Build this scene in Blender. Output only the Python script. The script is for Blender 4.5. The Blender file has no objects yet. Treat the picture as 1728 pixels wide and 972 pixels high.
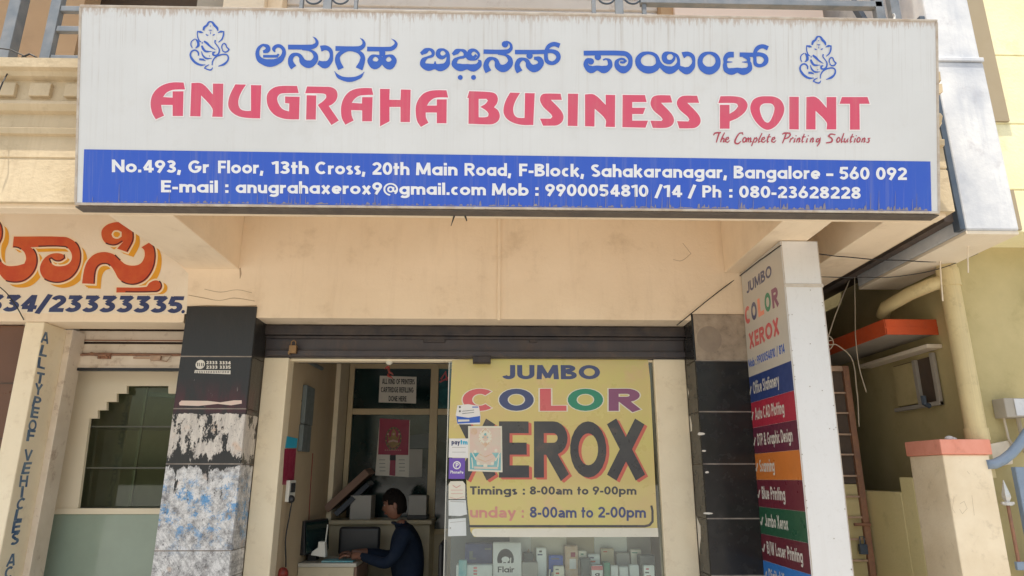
import bpy, bmesh, math, random
from math import radians as R, sin, cos, pi
from mathutils import Vector, Matrix
from mathutils.geometry import tessellate_polygon
random.seed(7)
S = bpy.context.scene
COL = S.collection

# ------------------------------------------------------------ camera
F = 1140.0; CX, CY = 864.0, 486.0
CAM = Vector((0, -5.0, 1.55)); PITCH = R(15.7); YAW = R(1.5)
cd = bpy.data.cameras.new('camera'); cam = bpy.data.objects.new('camera', cd); COL.objects.link(cam)
cam.location = CAM; cam.rotation_euler = (R(90) + PITCH, 0, -YAW)
cd.sensor_width = 36; cd.lens = 36 * F / 1728; cd.clip_end = 500; cd.clip_start = 0.05
S.camera = cam
# ------------------------------------------------------------ sky, sun, exposure
SUN = Vector((-0.116, -0.19, 0.97)).normalized()
w = bpy.data.worlds.new('World'); S.world = w; w.use_nodes = True
nt = w.node_tree; bg = nt.nodes['Background']
sky = nt.nodes.new('ShaderNodeTexSky'); sky.sky_type = 'NISHITA'; sky.sun_disc = False
sky.sun_elevation = math.asin(SUN.z); sky.sun_rotation = math.atan2(SUN.x, SUN.y)
sky.air_density = 1.6; sky.dust_density = 4.0; sky.ozone_density = 0.6
nt.links.new(sky.outputs[0], bg.inputs[0]); bg.inputs[1].default_value = 0.13
sd = bpy.data.lights.new('sun', 'SUN'); sun = bpy.data.objects.new('sun', sd); COL.objects.link(sun)
sd.energy = 4.6; sd.angle = R(0.6); sd.color = (1.0, 0.94, 0.84)
sun.rotation_euler = SUN.to_track_quat('Z', 'Y').to_euler(); sun.location = (0, -8, 14)
S.view_settings.view_transform = 'Standard'; S.view_settings.look = 'None'
S.view_settings.gamma = 1; S.view_settings.use_curve_mapping = False
S.view_settings.exposure = 0.75
S.render.engine = 'CYCLES'; S.cycles.max_bounces = 8; S.cycles.diffuse_bounces = 5
S.cycles.transparent_max_bounces = 12

# ------------------------------------------------------------ survey helpers: sight line through a photo pixel met with a real plane
FW = Vector((sin(YAW) * cos(PITCH), cos(YAW) * cos(PITCH), sin(PITCH)))
RT = Vector((cos(YAW), -sin(YAW), 0)); UP = RT.cross(FW)
def ray(x, y): return FW + RT * ((x - CX) / F) - UP * ((y - CY) / F)
def aY(x, y, Y): d = ray(x, y); return CAM + d * ((Y - CAM.y) / d.y)
def aX(x, y, X): d = ray(x, y); return CAM + d * ((X - CAM.x) / d.x)
def aZ(x, y, Z): d = ray(x, y); return CAM + d * ((Z - CAM.z) / d.z)

class Plane:
    """a flat face in the world with axes U (right), V (up), N (towards the viewer)"""
    def __init__(s, O, U, V):
        s.O = Vector(O); s.U = Vector(U).normalized(); s.V = Vector(V).normalized(); s.N = s.U.cross(s.V)
    def px(s, x, y):
        d = ray(x, y); p = CAM + d * ((s.O - CAM).dot(s.N) / d.dot(s.N)) - s.O
        return (p.dot(s.U), p.dot(s.V))
    def w(s, uv, n=0.0): return s.O + s.U * uv[0] + s.V * uv[1] + s.N * n

# ------------------------------------------------------------ object helpers
WL = {}
def lab(o, label=None, cat=None, group=None, kind=None):
    if label: o['label'] = label
    if cat: o['category'] = cat
    if group: o['group'] = group
    if kind: o['kind'] = kind
    return o
def thing(name, label, cat, loc=(0, 0, 0), group=None):
    o = bpy.data.objects.new(name, None); COL.objects.link(o); o.location = loc; o.empty_display_size = .1
    WL[o] = Vector(loc); return lab(o, label, cat, group)
class MB:
    def __init__(s): s.v = []; s.f = []; s.m = []
    def add(s, vs, fs, m=0):
        b = len(s.v); s.v += [Vector(v) for v in vs]
        for f in fs: s.f.append([b + i for i in f]); s.m.append(m)
        return s
    def box(s, x0, x1, y0, y1, z0, z1, m=0):
        return s.add([(x0,y0,z0),(x1,y0,z0),(x1,y1,z0),(x0,y1,z0),(x0,y0,z1),(x1,y0,z1),(x1,y1,z1),(x0,y1,z1)],
              [(0,3,2,1),(4,5,6,7),(0,1,5,4),(1,2,6,5),(2,3,7,6),(3,0,4,7)], m)
    def obox(s, O, A, B, C, m=0):
        O, A, B, C = map(Vector, (O, A, B, C))
        v = [O, O+A, O+A+B, O+B, O+C, O+A+C, O+A+B+C, O+B+C]
        fs = [(0,3,2,1),(4,5,6,7),(0,1,5,4),(1,2,6,5),(2,3,7,6),(3,0,4,7)]
        if A.cross(B).dot(C) < 0: fs = [f[::-1] for f in fs]
        return s.add(v, fs, m)
    def prism(s, poly, d, m=0):
        """closed planar polygon of 3-D points swept along d"""
        d = Vector(d); n = len(poly); p = [Vector(q) for q in poly]
        v = p + [q + d for q in p]
        fs = [tuple(range(n - 1, -1, -1)), tuple(range(n, 2 * n))] + [(i, (i+1) % n, n + (i+1) % n, n + i) for i in range(n)]
        return s.add(v, fs, m)
    def tube(s, pts, r, seg=8, m=0, caps=True):
        pts = [Vector(p) for p in pts]; rr = r if isinstance(r, (list, tuple)) else [r] * len(pts)
        rings = []; up = None
        for i, p in enumerate(pts):
            t = (pts[min(i+1, len(pts)-1)] - pts[max(i-1, 0)]).normalized()
            if up is None: up = t.orthogonal().normalized()
            a = (up - t * up.dot(t)).normalized(); up = a; b = t.cross(a)
            rings.append([p + (a * cos(2*pi*k/seg) + b * sin(2*pi*k/seg)) * rr[i] for k in range(seg)])
        v = [q for g in rings for q in g]; fs = []
        for i in range(len(pts) - 1):
            for k in range(seg):
                fs.append((i*seg+k, i*seg+(k+1) % seg, (i+1)*seg+(k+1) % seg, (i+1)*seg+k))
        if caps: fs += [tuple(range(seg-1, -1, -1)), tuple((len(pts)-1)*seg + k for k in range(seg))]
        return s.add(v, fs, m)
    def ball(s, c, r, m=0, seg=14, rings=9):
        c = Vector(c); rx, ry, rz = r if isinstance(r, (list, tuple)) else (r, r, r)
        v = [c + Vector((0, 0, rz))]
        for i in range(1, rings):
            a = pi * i / rings
            v += [c + Vector((rx*sin(a)*cos(2*pi*k/seg), ry*sin(a)*sin(2*pi*k/seg), rz*cos(a))) for k in range(seg)]
        v.append(c - Vector((0, 0, rz))); fs = []
        for k in range(seg): fs.append((0, 1+k, 1+(k+1) % seg))
        for i in range(rings - 2):
            for k in range(seg):
                a = 1+i*seg; fs.append((a+k, a+seg+k, a+seg+(k+1) % seg, a+(k+1) % seg))
        a = 1+(rings-2)*seg; L = len(v)-1
        for k in range(seg): fs.append((a+k, L, a+(k+1) % seg))
        return s.add(v, fs, m)
    def build(s, name, mats, parent=None, bevel=0, smooth=False, segs=2):
        off = WL.get(parent, Vector((0, 0, 0)))
        me = bpy.data.meshes.new(name)
        me.from_pydata([tuple(v - off) for v in s.v], [], s.f)
        for mt in (mats if isinstance(mats, (list, tuple)) else [mats]): me.materials.append(mt)
        me.polygons.foreach_set('material_index', s.m)
        if smooth: me.polygons.foreach_set('use_smooth', [True] * len(s.f))
        me.update()
        o = bpy.data.objects.new(name, me); COL.objects.link(o)
        if parent: o.parent = parent
        WL[o] = off
        if bevel:
            b = o.modifiers.new('bevel', 'BEVEL'); b.width = bevel; b.segments = segs; b.limit_method = 'ANGLE'; b.angle_limit = R(50)
        return o

# ------------------------------------------------------------ materials (all procedural, in world position)
def mat(name, c, rough=.6, var=.0, vscale=3, c2=None, stain=0, sscale=8, stain_c=(.12,.08,.05), bump=0, bscale=60,
        metal=0, spec=.5, streak=0, streak_c=(.35,.28,.2), sx=30, coat=0, run=None):
    M = bpy.data.materials.new(name); M.use_nodes = True; t = M.node_tree; N = t.nodes; L = t.links
    P = N['Principled BSDF']; P.inputs['Roughness'].default_value = rough; P.inputs['Metallic'].default_value = metal
    P.inputs['Specular IOR Level'].default_value = spec; P.inputs['Coat Weight'].default_value = coat
    P.inputs['Base Color'].default_value = (*c, 1)
    geo = N.new('ShaderNodeNewGeometry'); cur = None
    def rgb(col): n = N.new('ShaderNodeRGB'); n.outputs[0].default_value = (*col, 1); return n.outputs[0]
    def noise(scale, detail=5, vec=None, r=.6):
        n = N.new('ShaderNodeTexNoise'); n.inputs['Scale'].default_value = scale; n.inputs['Detail'].default_value = detail
        n.inputs['Roughness'].default_value = r; L.new(vec or geo.outputs['Position'], n.inputs['Vector']); return n.outputs['Fac']
    def ramp(fac, a, b, lo=0, hi=1):
        n = N.new('ShaderNodeMapRange'); L.new(fac, n.inputs[0]); n.inputs[1].default_value = a; n.inputs[2].default_value = b
        n.inputs[3].default_value = lo; n.inputs[4].default_value = hi; return n.outputs[0]
    def mix(fac, a, b):
        n = N.new('ShaderNodeMix'); n.data_type = 'RGBA'
        L.new(fac, n.inputs[0]); L.new(a, n.inputs[6]); L.new(b, n.inputs[7]); return n.outputs[2]
    cur = rgb(c)
    if var:
        cc = c2 or tuple(x * .72 for x in c)
        cur = mix(ramp(noise(vscale, 6), .35, .68, 0, var), cur, rgb(cc))
    if stain:
        cur = mix(ramp(noise(sscale, 9, r=.7), .56, .72, 0, stain), cur, rgb(stain_c))
    if streak:
        mp = N.new('ShaderNodeMapping'); mp.inputs['Scale'].default_value = (sx, 1.5, .7); L.new(geo.outputs['Position'], mp.inputs['Vector'])
        sf = ramp(noise(1, 7, mp.outputs[0], .72), .52, .75, 0, streak)
        if run:
            sz = N.new('ShaderNodeSeparateXYZ'); L.new(geo.outputs['Position'], sz.inputs[0])
            pw_ = N.new('ShaderNodeMath'); pw_.operation = 'MULTIPLY'; L.new(sf, pw_.inputs[0]); L.new(ramp(sz.outputs[2], run[0], run[1], 1, run[2]), pw_.inputs[1])
            p2 = N.new('ShaderNodeMath'); p2.operation = 'MULTIPLY'; L.new(pw_.outputs[0], p2.inputs[0]); L.new(ramp(noise(2.4, 3), .40, .62, .12, 1.25), p2.inputs[1]); sf = p2.outputs[0]
        cur = mix(sf, cur, rgb(streak_c))
        if run:   # rust bleeding over the top lip
            mp2 = N.new('ShaderNodeMapping'); mp2.inputs['Scale'].default_value = (70, 1, 14); L.new(geo.outputs['Position'], mp2.inputs['Vector'])
            ad = N.new('ShaderNodeMath'); ad.operation = 'ADD'; L.new(noise(1, 6, mp2.outputs[0], .7), ad.inputs[0]); L.new(ramp(sz.outputs[2], run[0]+.01, run[0]-.10, .28, -.25), ad.inputs[1])
            cur = mix(ramp(ad.outputs[0], .55, .72, 0, .62), cur, rgb((.40,.27,.18)))
    L.new(cur, P.inputs['Base Color'])
    if var or stain:
        L.new(ramp(noise(vscale * 2.3, 4), .3, .7, max(.05, rough - .12), min(1, rough + .12)), P.inputs['Roughness'])
    if bump:
        b = N.new('ShaderNodeBump'); b.inputs['Strength'].default_value = bump; b.inputs['Distance'].default_value = .01
        L.new(noise(bscale, 6), b.inputs['Height']); L.new(b.outputs[0], P.inputs['Normal'])
    M['h'] = 1
    return M
def glass(name, tint=(.9, .95, .93), refl=.08):
    M = bpy.data.materials.new(name); M.use_nodes = True; t = M.node_tree; N = t.nodes; L = t.links
    N.remove(N['Principled BSDF']); out = N['Material Output']
    tr = N.new('ShaderNodeBsdfTransparent'); tr.inputs[0].default_value = (*tint, 1)
    gl = N.new('ShaderNodeBsdfGlossy'); gl.inputs['Roughness'].default_value = .02
    fr = N.new('ShaderNodeFresnel'); fr.inputs[0].default_value = 1.5
    ad = N.new('ShaderNodeMath'); ad.operation = 'ADD'; ad.inputs[1].default_value = refl; ad.use_clamp = True
    mx = N.new('ShaderNodeMixShader')
    L.new(fr.outputs[0], ad.inputs[0]); L.new(ad.outputs[0], mx.inputs[0]); L.new(tr.outputs[0], mx.inputs[1]); L.new(gl.outputs[0], mx.inputs[2])
    L.new(mx.outputs[0], out.inputs[0]); return M

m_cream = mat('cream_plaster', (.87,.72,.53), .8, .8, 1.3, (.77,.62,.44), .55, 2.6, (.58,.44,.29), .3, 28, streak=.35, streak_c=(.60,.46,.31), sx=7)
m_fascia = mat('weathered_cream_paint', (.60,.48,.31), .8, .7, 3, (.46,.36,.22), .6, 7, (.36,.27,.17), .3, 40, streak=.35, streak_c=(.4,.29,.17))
m_white_wall = mat('whitewash_paint', (.83,.73,.58), .8, .5, 2, (.70,.58,.42), .3, 5, (.5,.4,.28), .25, 45)
m_post = mat('cream_door_post', (.86,.74,.53), .7, .4, 4, (.70,.57,.38), .4, 9, (.5,.37,.22), .15, 50)
m_tile = mat('black_tile', (.016,.015,.015), .22, .6, 6, (.026,.024,.022), .35, 12, (.05,.045,.04), 0, spec=.3)
m_mortar = mat('mortar', (.42,.33,.24), .9, .6, 12, (.2,.16,.12))
m_jline = mat('joint_line_grout', (.34,.29,.24), .9, .8, 9, (.12,.10,.09))
m_conc = mat('bare_concrete', (.42,.34,.255), .9, .8, 7, (.20,.16,.12), .6, 14, (.10,.08,.06), .5, 50)
m_conc_pale = mat('smoothed_concrete', (.25,.20,.155), .8, .6, 9, (.33,.27,.2))
m_shut = mat('dark_painted_steel', (.046,.040,.045), .42, .7, 4, (.075,.055,.045), .5, 9, (.13,.08,.05), 0, streak=.22, sx=22, streak_c=(.16,.11,.08))
m_shut_edge = mat('shutter_edge', (.02,.017,.02), .5, .5, 9, (.1,.07,.05))
m_roll = mat('cream_shutter_steel', (.74,.63,.50), .55, .6, 5, (.60,.49,.36), .65, 11, (.30,.17,.10), .08, 70)
m_rollup = mat('pale_shutter_steel', (.62,.58,.54), .5, .5, 3, (.5,.46,.42), .4, 9, (.3,.22,.17))
m_sign = mat('sign_white_flex', (.69,.695,.685), .45, .7, 1.1, (.605,.605,.59), .2, 5, (.52,.49,.44), .12, 2.2, streak=.85, streak_c=(.40,.34,.28), sx=58, run=(4.18, 3.72, .2))
m_signedge = mat('sign_edge', (.56,.50,.42), .5, .7, 14, (.36,.26,.18), .6, 20, (.26,.17,.1))
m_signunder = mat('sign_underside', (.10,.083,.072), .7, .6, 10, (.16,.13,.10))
m_blue = mat('sign_blue', (.024,.092,.52), .42, .4, 3, (.035,.12,.48), 0, streak=.42, streak_c=(.25,.27,.42), sx=30)
m_lblue = mat('letter_blue', (.035,.115,.50), .45, .4, 8, (.05,.15,.5))
m_red = mat('letter_red', (.66,.072,.145), .45, .6, 5, (.58,.12,.17), 0, streak=.35, streak_c=(.62,.25,.24), sx=30)
m_halo = mat('letter_halo', (.80,.76,.75), .45)
m_script = mat('letter_crimson', (.42,.06,.09), .5)
m_white = mat('letter_white', (.80,.80,.80), .45, .35, 14, (.62,.64,.70))
m_grime = mat('band_grime', (.21,.20,.27), .9, .8, 25, (.34,.30,.27))
m_crack = mat('plaster_crack', (.42,.31,.20), .9)
m_soot = mat('dust_line', (.33,.27,.22), .9, .8, 25, (.5,.46,.4))
m_orange = mat('painted_orange', (.52,.062,.022), .55, .8, 7, (.62,.13,.03), .35, 16, (.36,.035,.02))
m_yellow = mat('painted_yellow', (.76,.36,.025), .55, .5, 8, (.62,.28,.02))
m_maroon = mat('painted_maroon', (.075,.012,.016), .6)
m_cre = mat('painted_cream_line', (.82,.68,.48), .6)
m_navy = mat('painted_navy', (.022,.035,.115), .55, .7, 14, (.05,.075,.19))
m_vblue = mat('painted_post_blue', (.035,.09,.20), .6, .9, 16, (.20,.27,.33))
m_brown = mat('brown_tile', (.15,.068,.035), .35, .5, 3, (.11,.05,.027))
m_rail = mat('blue_grey_steel', (.120,.142,.165), .55, .8, 8, (.22,.23,.24), .4, 14, (.12,.09,.07))
m_raild = mat('dark_blue_steel', (.05,.07,.10), .5, .5, 8, (.10,.12,.14))
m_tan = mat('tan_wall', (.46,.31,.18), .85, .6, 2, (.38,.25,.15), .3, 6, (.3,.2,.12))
m_gapdark = mat('stained_gap_shade', (.06,.055,.055), .9, .8, 5, (.15,.10,.07), .5, 9, (.22,.16,.10))  # stain colour plus the shade of the gap between the houses
m_tanshade = mat('tan_shadow_paint', (.36,.29,.19), .85, .5, 3, (.30,.24,.15))  # shadow tone for the strips beside the balcony panel
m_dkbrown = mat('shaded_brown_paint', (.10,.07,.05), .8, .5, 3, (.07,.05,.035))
m_pinkwall = mat('pale_pink_wall', (.80,.66,.58), .8, .3, 2, (.72,.6,.5))
m_grey = mat('grey_plaster', (.40,.36,.30), .85, .5, 4, (.3,.27,.22))
m_panel = mat('weathered_white_paint', (.74,.735,.72), .75, .95, 2.2, (.42,.44,.48), .6, 5, (.33,.31,.33), .15, 40, streak=.55, streak_c=(.36,.39,.45), sx=9)
m_slip = mat('pale_slip', (.70,.72,.70), .5, .4, 12, (.6,.63,.6))
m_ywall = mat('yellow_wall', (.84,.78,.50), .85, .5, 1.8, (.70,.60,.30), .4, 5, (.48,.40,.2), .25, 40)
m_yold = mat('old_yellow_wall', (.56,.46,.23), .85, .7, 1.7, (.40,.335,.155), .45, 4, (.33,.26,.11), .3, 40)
m_comp = mat('compound_wall_paint', (.74,.63,.33), .85, .6, 2, (.64,.55,.26), .4, 6, (.36,.30,.13), .3, 40)
m_pillar = mat('pale_pillar_paint', (.90,.755,.54), .85, .5, 3, (.66,.5,.3), .4, 10, (.42,.31,.18), .3, 40)
m_scr = mat('scratched_plaster', (.52,.40,.25), .9)
m_capo = mat('orange_cap_paint', (.83,.34,.24), .75, .6, 6, (.70,.23,.14), .3, 12, (.4,.14,.08), .2)
m_orange2 = mat('awning_orange', (.66,.10,.025), .75, .6, 5, (.55,.09,.03), .35, 9, (.32,.07,.03), .2)
m_pipe = mat('cream_pipe', (.70,.57,.30), .55, .7, 4, (.58,.46,.24), .55, 9, (.36,.28,.14), streak=.4, streak_c=(.42,.33,.18), sx=40)
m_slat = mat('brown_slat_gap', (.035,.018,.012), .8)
m_rust = mat('rusty_steel', (.33,.16,.09), .75, .8, 12, (.20,.11,.075), .6, 25, (.42,.22,.10), .2, 80)
m_gatebar = mat('faded_gate_bar', (.50,.33,.22), .65, .7, 15, (.32,.22,.16))
m_bgate = mat('blue_gate_steel', (.20,.27,.36), .5, .5, 9, (.30,.34,.40), .35, 20, (.15,.10,.07))
m_silver = mat('silver_paint', (.66,.64,.60), .35, .4, 30, (.45,.42,.38), metal=.3)
m_cable = mat('black_cable', (.02,.02,.02), .6)
m_cablew = mat('pale_cable', (.55,.47,.36), .6)
m_colsign = mat('column_sign_grey', (.56,.53,.47), .4, .35, 3, (.50,.47,.41))
m_colfront = mat('column_sign_white', (.72,.70,.67), .42, .4, 2.5, (.66,.64,.60), .18, 40, (.42,.37,.32), streak=.3, streak_c=(.6,.57,.52), sx=18)
m_tape = mat('aluminium_strip', (.66,.58,.48), .4, .5, 14, (.42,.30,.2), metal=.4)
m_room = mat('room_wall', (.48,.365,.225), .8, .5, 2, (.39,.295,.185), .25, 6, (.42,.32,.2))
m_ceil = mat('room_ceiling', (.30,.25,.19), .9, .4, 2)
m_alu = mat('cream_frame', (.60,.48,.29), .5, .4, 8, (.50,.39,.24))
m_darkgl = mat('dark_green_glass', (.010,.030,.028), .06, .6, 3, (.004,.010,.010), spec=.6)
m_cyangl = mat('teal_glass', (.03,.13,.14), .08, .7, 14, (.01,.04,.05), spec=.6)
m_paper = mat('white_paper', (.70,.66,.58), .7, .3, 9, (.6,.55,.48))
m_paperw = mat('bright_paper', (.80,.78,.75), .55, .3, 15, (.70,.69,.68))
m_bright = mat('glossy_white_board', (.88,.89,.86), .4, .4, 6, (.80,.82,.76))
m_ink = mat('black_ink', (.02,.02,.025), .6)
m_pyel = mat('poster_yellow', (.61,.54,.165), .32, .9, 1.7, (.64,.46,.21), .75, 2.2, (.68,.40,.26), 0, coat=.5)
m_pblack = mat('poster_black', (.04,.04,.047), .35, .7, 4, (.085,.08,.072), .4, 8, (.2,.11,.08), coat=.4)
m_pnavy = mat('poster_navy', (.05,.065,.17), .35, coat=.4)
m_pred = mat('poster_red', (.62,.10,.12), .35, .4, 5, (.60,.18,.15), coat=.4)
m_pred2 = mat('poster_shadow_red', (.58,.13,.09), .35, coat=.3)
m_pgreen = mat('poster_green', (.02,.24,.14), .35, coat=.4)
m_ppurp = mat('poster_purple', (.24,.07,.16), .35, coat=.4)
m_pcoral = mat('poster_coral', (.60,.24,.20), .4, .5, 10, (.62,.34,.26))
m_pwhite = mat('poster_white', (.74,.70,.58), .35, .3, 9, (.66,.6,.45), coat=.3)
m_teal = mat('card_teal', (.06,.36,.42), .4, .8, 9, (.35,.55,.52))
m_cardpink = mat('card_pink', (.70,.50,.42), .4, .6, 8, (.60,.62,.48))
m_cardgold = mat('card_gold', (.62,.40,.24), .4, .6, 30, (.72,.60,.48))
m_cyan = mat('sticker_cyan', (.02,.42,.62), .4)
m_purple = mat('sticker_purple', (.16,.08,.42), .4)
m_calred = mat('calendar_magenta', (.34,.022,.06), .5, .6, 9, (.22,.015,.05))
m_calgold = mat('calendar_gold', (.34,.20,.05), .5, .7, 20, (.12,.08,.03))
m_calpink = mat('calendar_pink', (.50,.30,.24), .5)
m_calgreen = mat('calendar_green', (.07,.09,.04), .5)
m_shirt = mat('navy_shirt', (.009,.016,.032), .85, .5, 6, (.006,.010,.02), bump=1.0, bscale=14, spec=.2)
m_skin = mat('brown_skin', (.19,.085,.052), .5, .3, 12, (.15,.068,.042))
m_hair = mat('black_hair', (.008,.006,.005), .85, bump=.6, bscale=120, spec=.12)
m_eye = mat('eye_white', (.30,.27,.24), .4)
m_plastic = mat('black_plastic', (.018,.018,.02), .4)
m_lam = mat('cream_laminate', (.52,.44,.29), .4, .5, 5, (.42,.35,.22), .3, 12, (.28,.22,.14))
m_desktop = mat('desk_top_laminate', (.45,.42,.34), .3)
m_wood = mat('plywood_board', (.24,.145,.10), .7, .6, 5, (.24,.14,.1))
m_carton = mat('pale_carton', (.40,.38,.34), .7, .4, 6, (.32,.3,.27))
m_whitepl = mat('white_plastic', (.70,.68,.60), .4)
m_greypl = mat('grey_reflection_tone', (.13,.15,.14), .5, .5, 6, (.09,.10,.10))
m_showcase = mat('showcase_cream_board', (.86,.74,.54), .6, .35, 3, (.78,.65,.45))
m_showdark = mat('dark_showcase_back', (.21,.20,.145), .5, .7, 2, (.13,.125,.09))
m_shelf = mat('glass_shelf_edge', (.11,.11,.08), .5)
m_glowgl = mat('green_counter_glass', (.33,.40,.31), .10, .5, 1.5, (.22,.27,.205), spec=.6)
m_floor = mat('shop_floor_tile', (.26,.23,.19), .4, .4, 2)
m_road = mat('dusty_road', (.34,.325,.30), .9, .6, .6, (.27,.255,.235), .3, 3, (.2,.18,.15), .3, 25)
m_gl = glass('shop_glass', (.95,.99,.97), .02)
m_gl2 = glass('showcase_glass', (.85,.90,.80), .0)
m_lime = mat('lime_skin', (.62,.58,.46), .5)
m_chil = mat('dried_chilli', (.30,.03,.02), .5, .8, 40, (.10,.03,.02))
m_brass = mat('old_brass', (.34,.20,.09), .45, .6, 40, (.2,.12,.06), metal=.6)
m_band = {k: mat('band_' + k, c, .38, .4, 4, tuple(x * .8 for x in c)) for k, c in dict(
    blue=(.028,.055,.20), red=(.40,.025,.055), plum=(.125,.020,.048), orange=(.62,.19,.035), wine=(.145,.018,.035),
    green=(.018,.095,.048), wine2=(.13,.018,.032), sky=(.035,.19,.55)).items()}
m_bandtxt = mat('band_lettering', (.62,.60,.54), .5, .3, 20, (.5,.46,.42))

# torn poster paper stuck over black tiles
def torn_mat():
    M = bpy.data.materials.new('tile_with_torn_paper'); M.use_nodes = True; t = M.node_tree; N = t.nodes; L = t.links
    P = N['Principled BSDF']; geo = N.new('ShaderNodeNewGeometry'); sep = N.new('ShaderNodeSeparateXYZ'); L.new(geo.outputs['Position'], sep.inputs[0])
    def nz(scale, vs=(1,1,1), d=8, r=.65, off=0):
        mp = N.new('ShaderNodeMapping'); mp.inputs['Scale'].default_value = vs; mp.inputs['Location'].default_value = (off, off, off)
        L.new(geo.outputs['Position'], mp.inputs[0]); n = N.new('ShaderNodeTexNoise')
        n.inputs['Scale'].default_value = scale; n.inputs['Detail'].default_value = d; n.inputs['Roughness'].default_value = r
        L.new(mp.outputs[0], n.inputs['Vector']); return n.outputs['Fac']
    def mr(f, a, b, lo=0, hi=1):
        n = N.new('ShaderNodeMapRange'); L.new(f, n.inputs[0])
        for i, q in enumerate((a, b, lo, hi)): n.inputs[i+1].default_value = q
        return n.outputs[0]
    def math(op, a, b):
        n = N.new('ShaderNodeMath'); n.operation = op; n.use_clamp = False
        for i, q in enumerate((a, b)):
            if isinstance(q, (int, float)): n.inputs[i].default_value = q
            else: L.new(q, n.inputs[i])
        return n.outputs[0]
    def mix(f, a, b):
        n = N.new('ShaderNodeMix'); n.data_type = 'RGBA'; L.new(f, n.inputs[0])
        for i, q in ((6, a), (7, b)):
            if isinstance(q, tuple): n.inputs[i].default_value = (*q, 1)
            else: L.new(q, n.inputs[i])
        return n.outputs[2]
    zz = sep.outputs[2]
    j3, j4, j5 = 2.035, 1.655, 1.26
    def zone(lo, hi): return math('MULTIPLY', mr(zz, lo-.006, lo+.006), mr(zz, hi+.006, hi-.006))
    cover = mr(zz, 2.02, 1.99, -.3, .06)
    lower = mr(zz, 1.72, 1.2, 0, .11)
    edge = math('MULTIPLY', mr(zz, j4-.07, j4), mr(zz, j4+.09, j4+.0))          # bare tile left along the joint
    patch = math('ADD', math('ADD', nz(4.2, (1.9,1,.8), 12, .72), cover), math('SUBTRACT', lower, math('MULTIPLY', edge, .16)))
    pm = mr(patch, .515, .527)
    tone = mr(nz(15, (1.6,1,.30), 9, .8, 5), .38, .62)
    paper = mix(tone, (.72,.66,.58), (.50,.45,.40))
    grey = mix(mr(nz(13, (1,1,.9), 12, .85, 2), .44, .60), (.74,.72,.69), (.20,.19,.185))
    paper = mix(mr(zz, j4+.01, j4-.01), paper, grey)
    rot_ = N.new('ShaderNodeMapping'); rot_.inputs['Rotation'].default_value = (0, .7, 0); rot_.inputs['Scale'].default_value = (1, 1, 1); L.new(geo.outputs['Position'], rot_.inputs[0])
    st_ = N.new('ShaderNodeMapping'); st_.inputs['Scale'].default_value = (60, 1, 5); L.new(rot_.outputs[0], st_.inputs[0])
    sn = N.new('ShaderNodeTexNoise'); sn.inputs['Scale'].default_value = 1; sn.inputs['Detail'].default_value = 6; L.new(st_.outputs[0], sn.inputs['Vector'])
    paper = mix(math('MULTIPLY', mr(sn.outputs['Fac'], .52, .60), mr(zz, j5+.05, j5-.05, .0, .38)), paper, (.26,.25,.24))
    bl = math('MULTIPLY', mr(nz(9, (1,1,1), 12, .85, 11), .52, .57), math('MULTIPLY', mr(zz, 1.02, 1.24), mr(zz, 1.60, 1.48)))
    paper = mix(math('MULTIPLY', bl, .85), paper, (.06,.28,.56))
    pk = mr(nz(6, (1,1,1), 6, .6, 31), .60, .68, 0, .7); paper = mix(pk, paper, (.64,.46,.33))
    fl_ = mr(nz(55, (1,1,.7), 8, .85, 41), .58, .61, 0, .85); paper = mix(fl_, paper, (.05,.045,.042))
    red = math('MULTIPLY', mr(zz, 2.25, 2.10), mr(zz, 1.98, 2.02))
    tile = mix(math('MULTIPLY', red, mr(nz(9,(1,1,.3),6,.6,3), .4, .55)), (.022,.021,.02), (.06,.018,.022))
    scr = math('MULTIPLY', mr(nz(30, (1,1,.25), 8, .8, 17), .66, .69), mr(zz, 2.5, 2.1)); tile = mix(scr, tile, (.42,.38,.34))
    L.new(mix(pm, tile, paper), P.inputs['Base Color']); L.new(mr(pm, 0, 1, .3, .85), P.inputs['Roughness'])
    b = N.new('ShaderNodeBump'); b.inputs['Strength'].default_value = .5; b.inputs['Distance'].default_value = .006
    L.new(math('ADD', pm, math('MULTIPLY', tone, .4)), b.inputs['Height']); L.new(b.outputs[0], P.inputs['Normal'])
    return M
m_torn = torn_mat()

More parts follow.
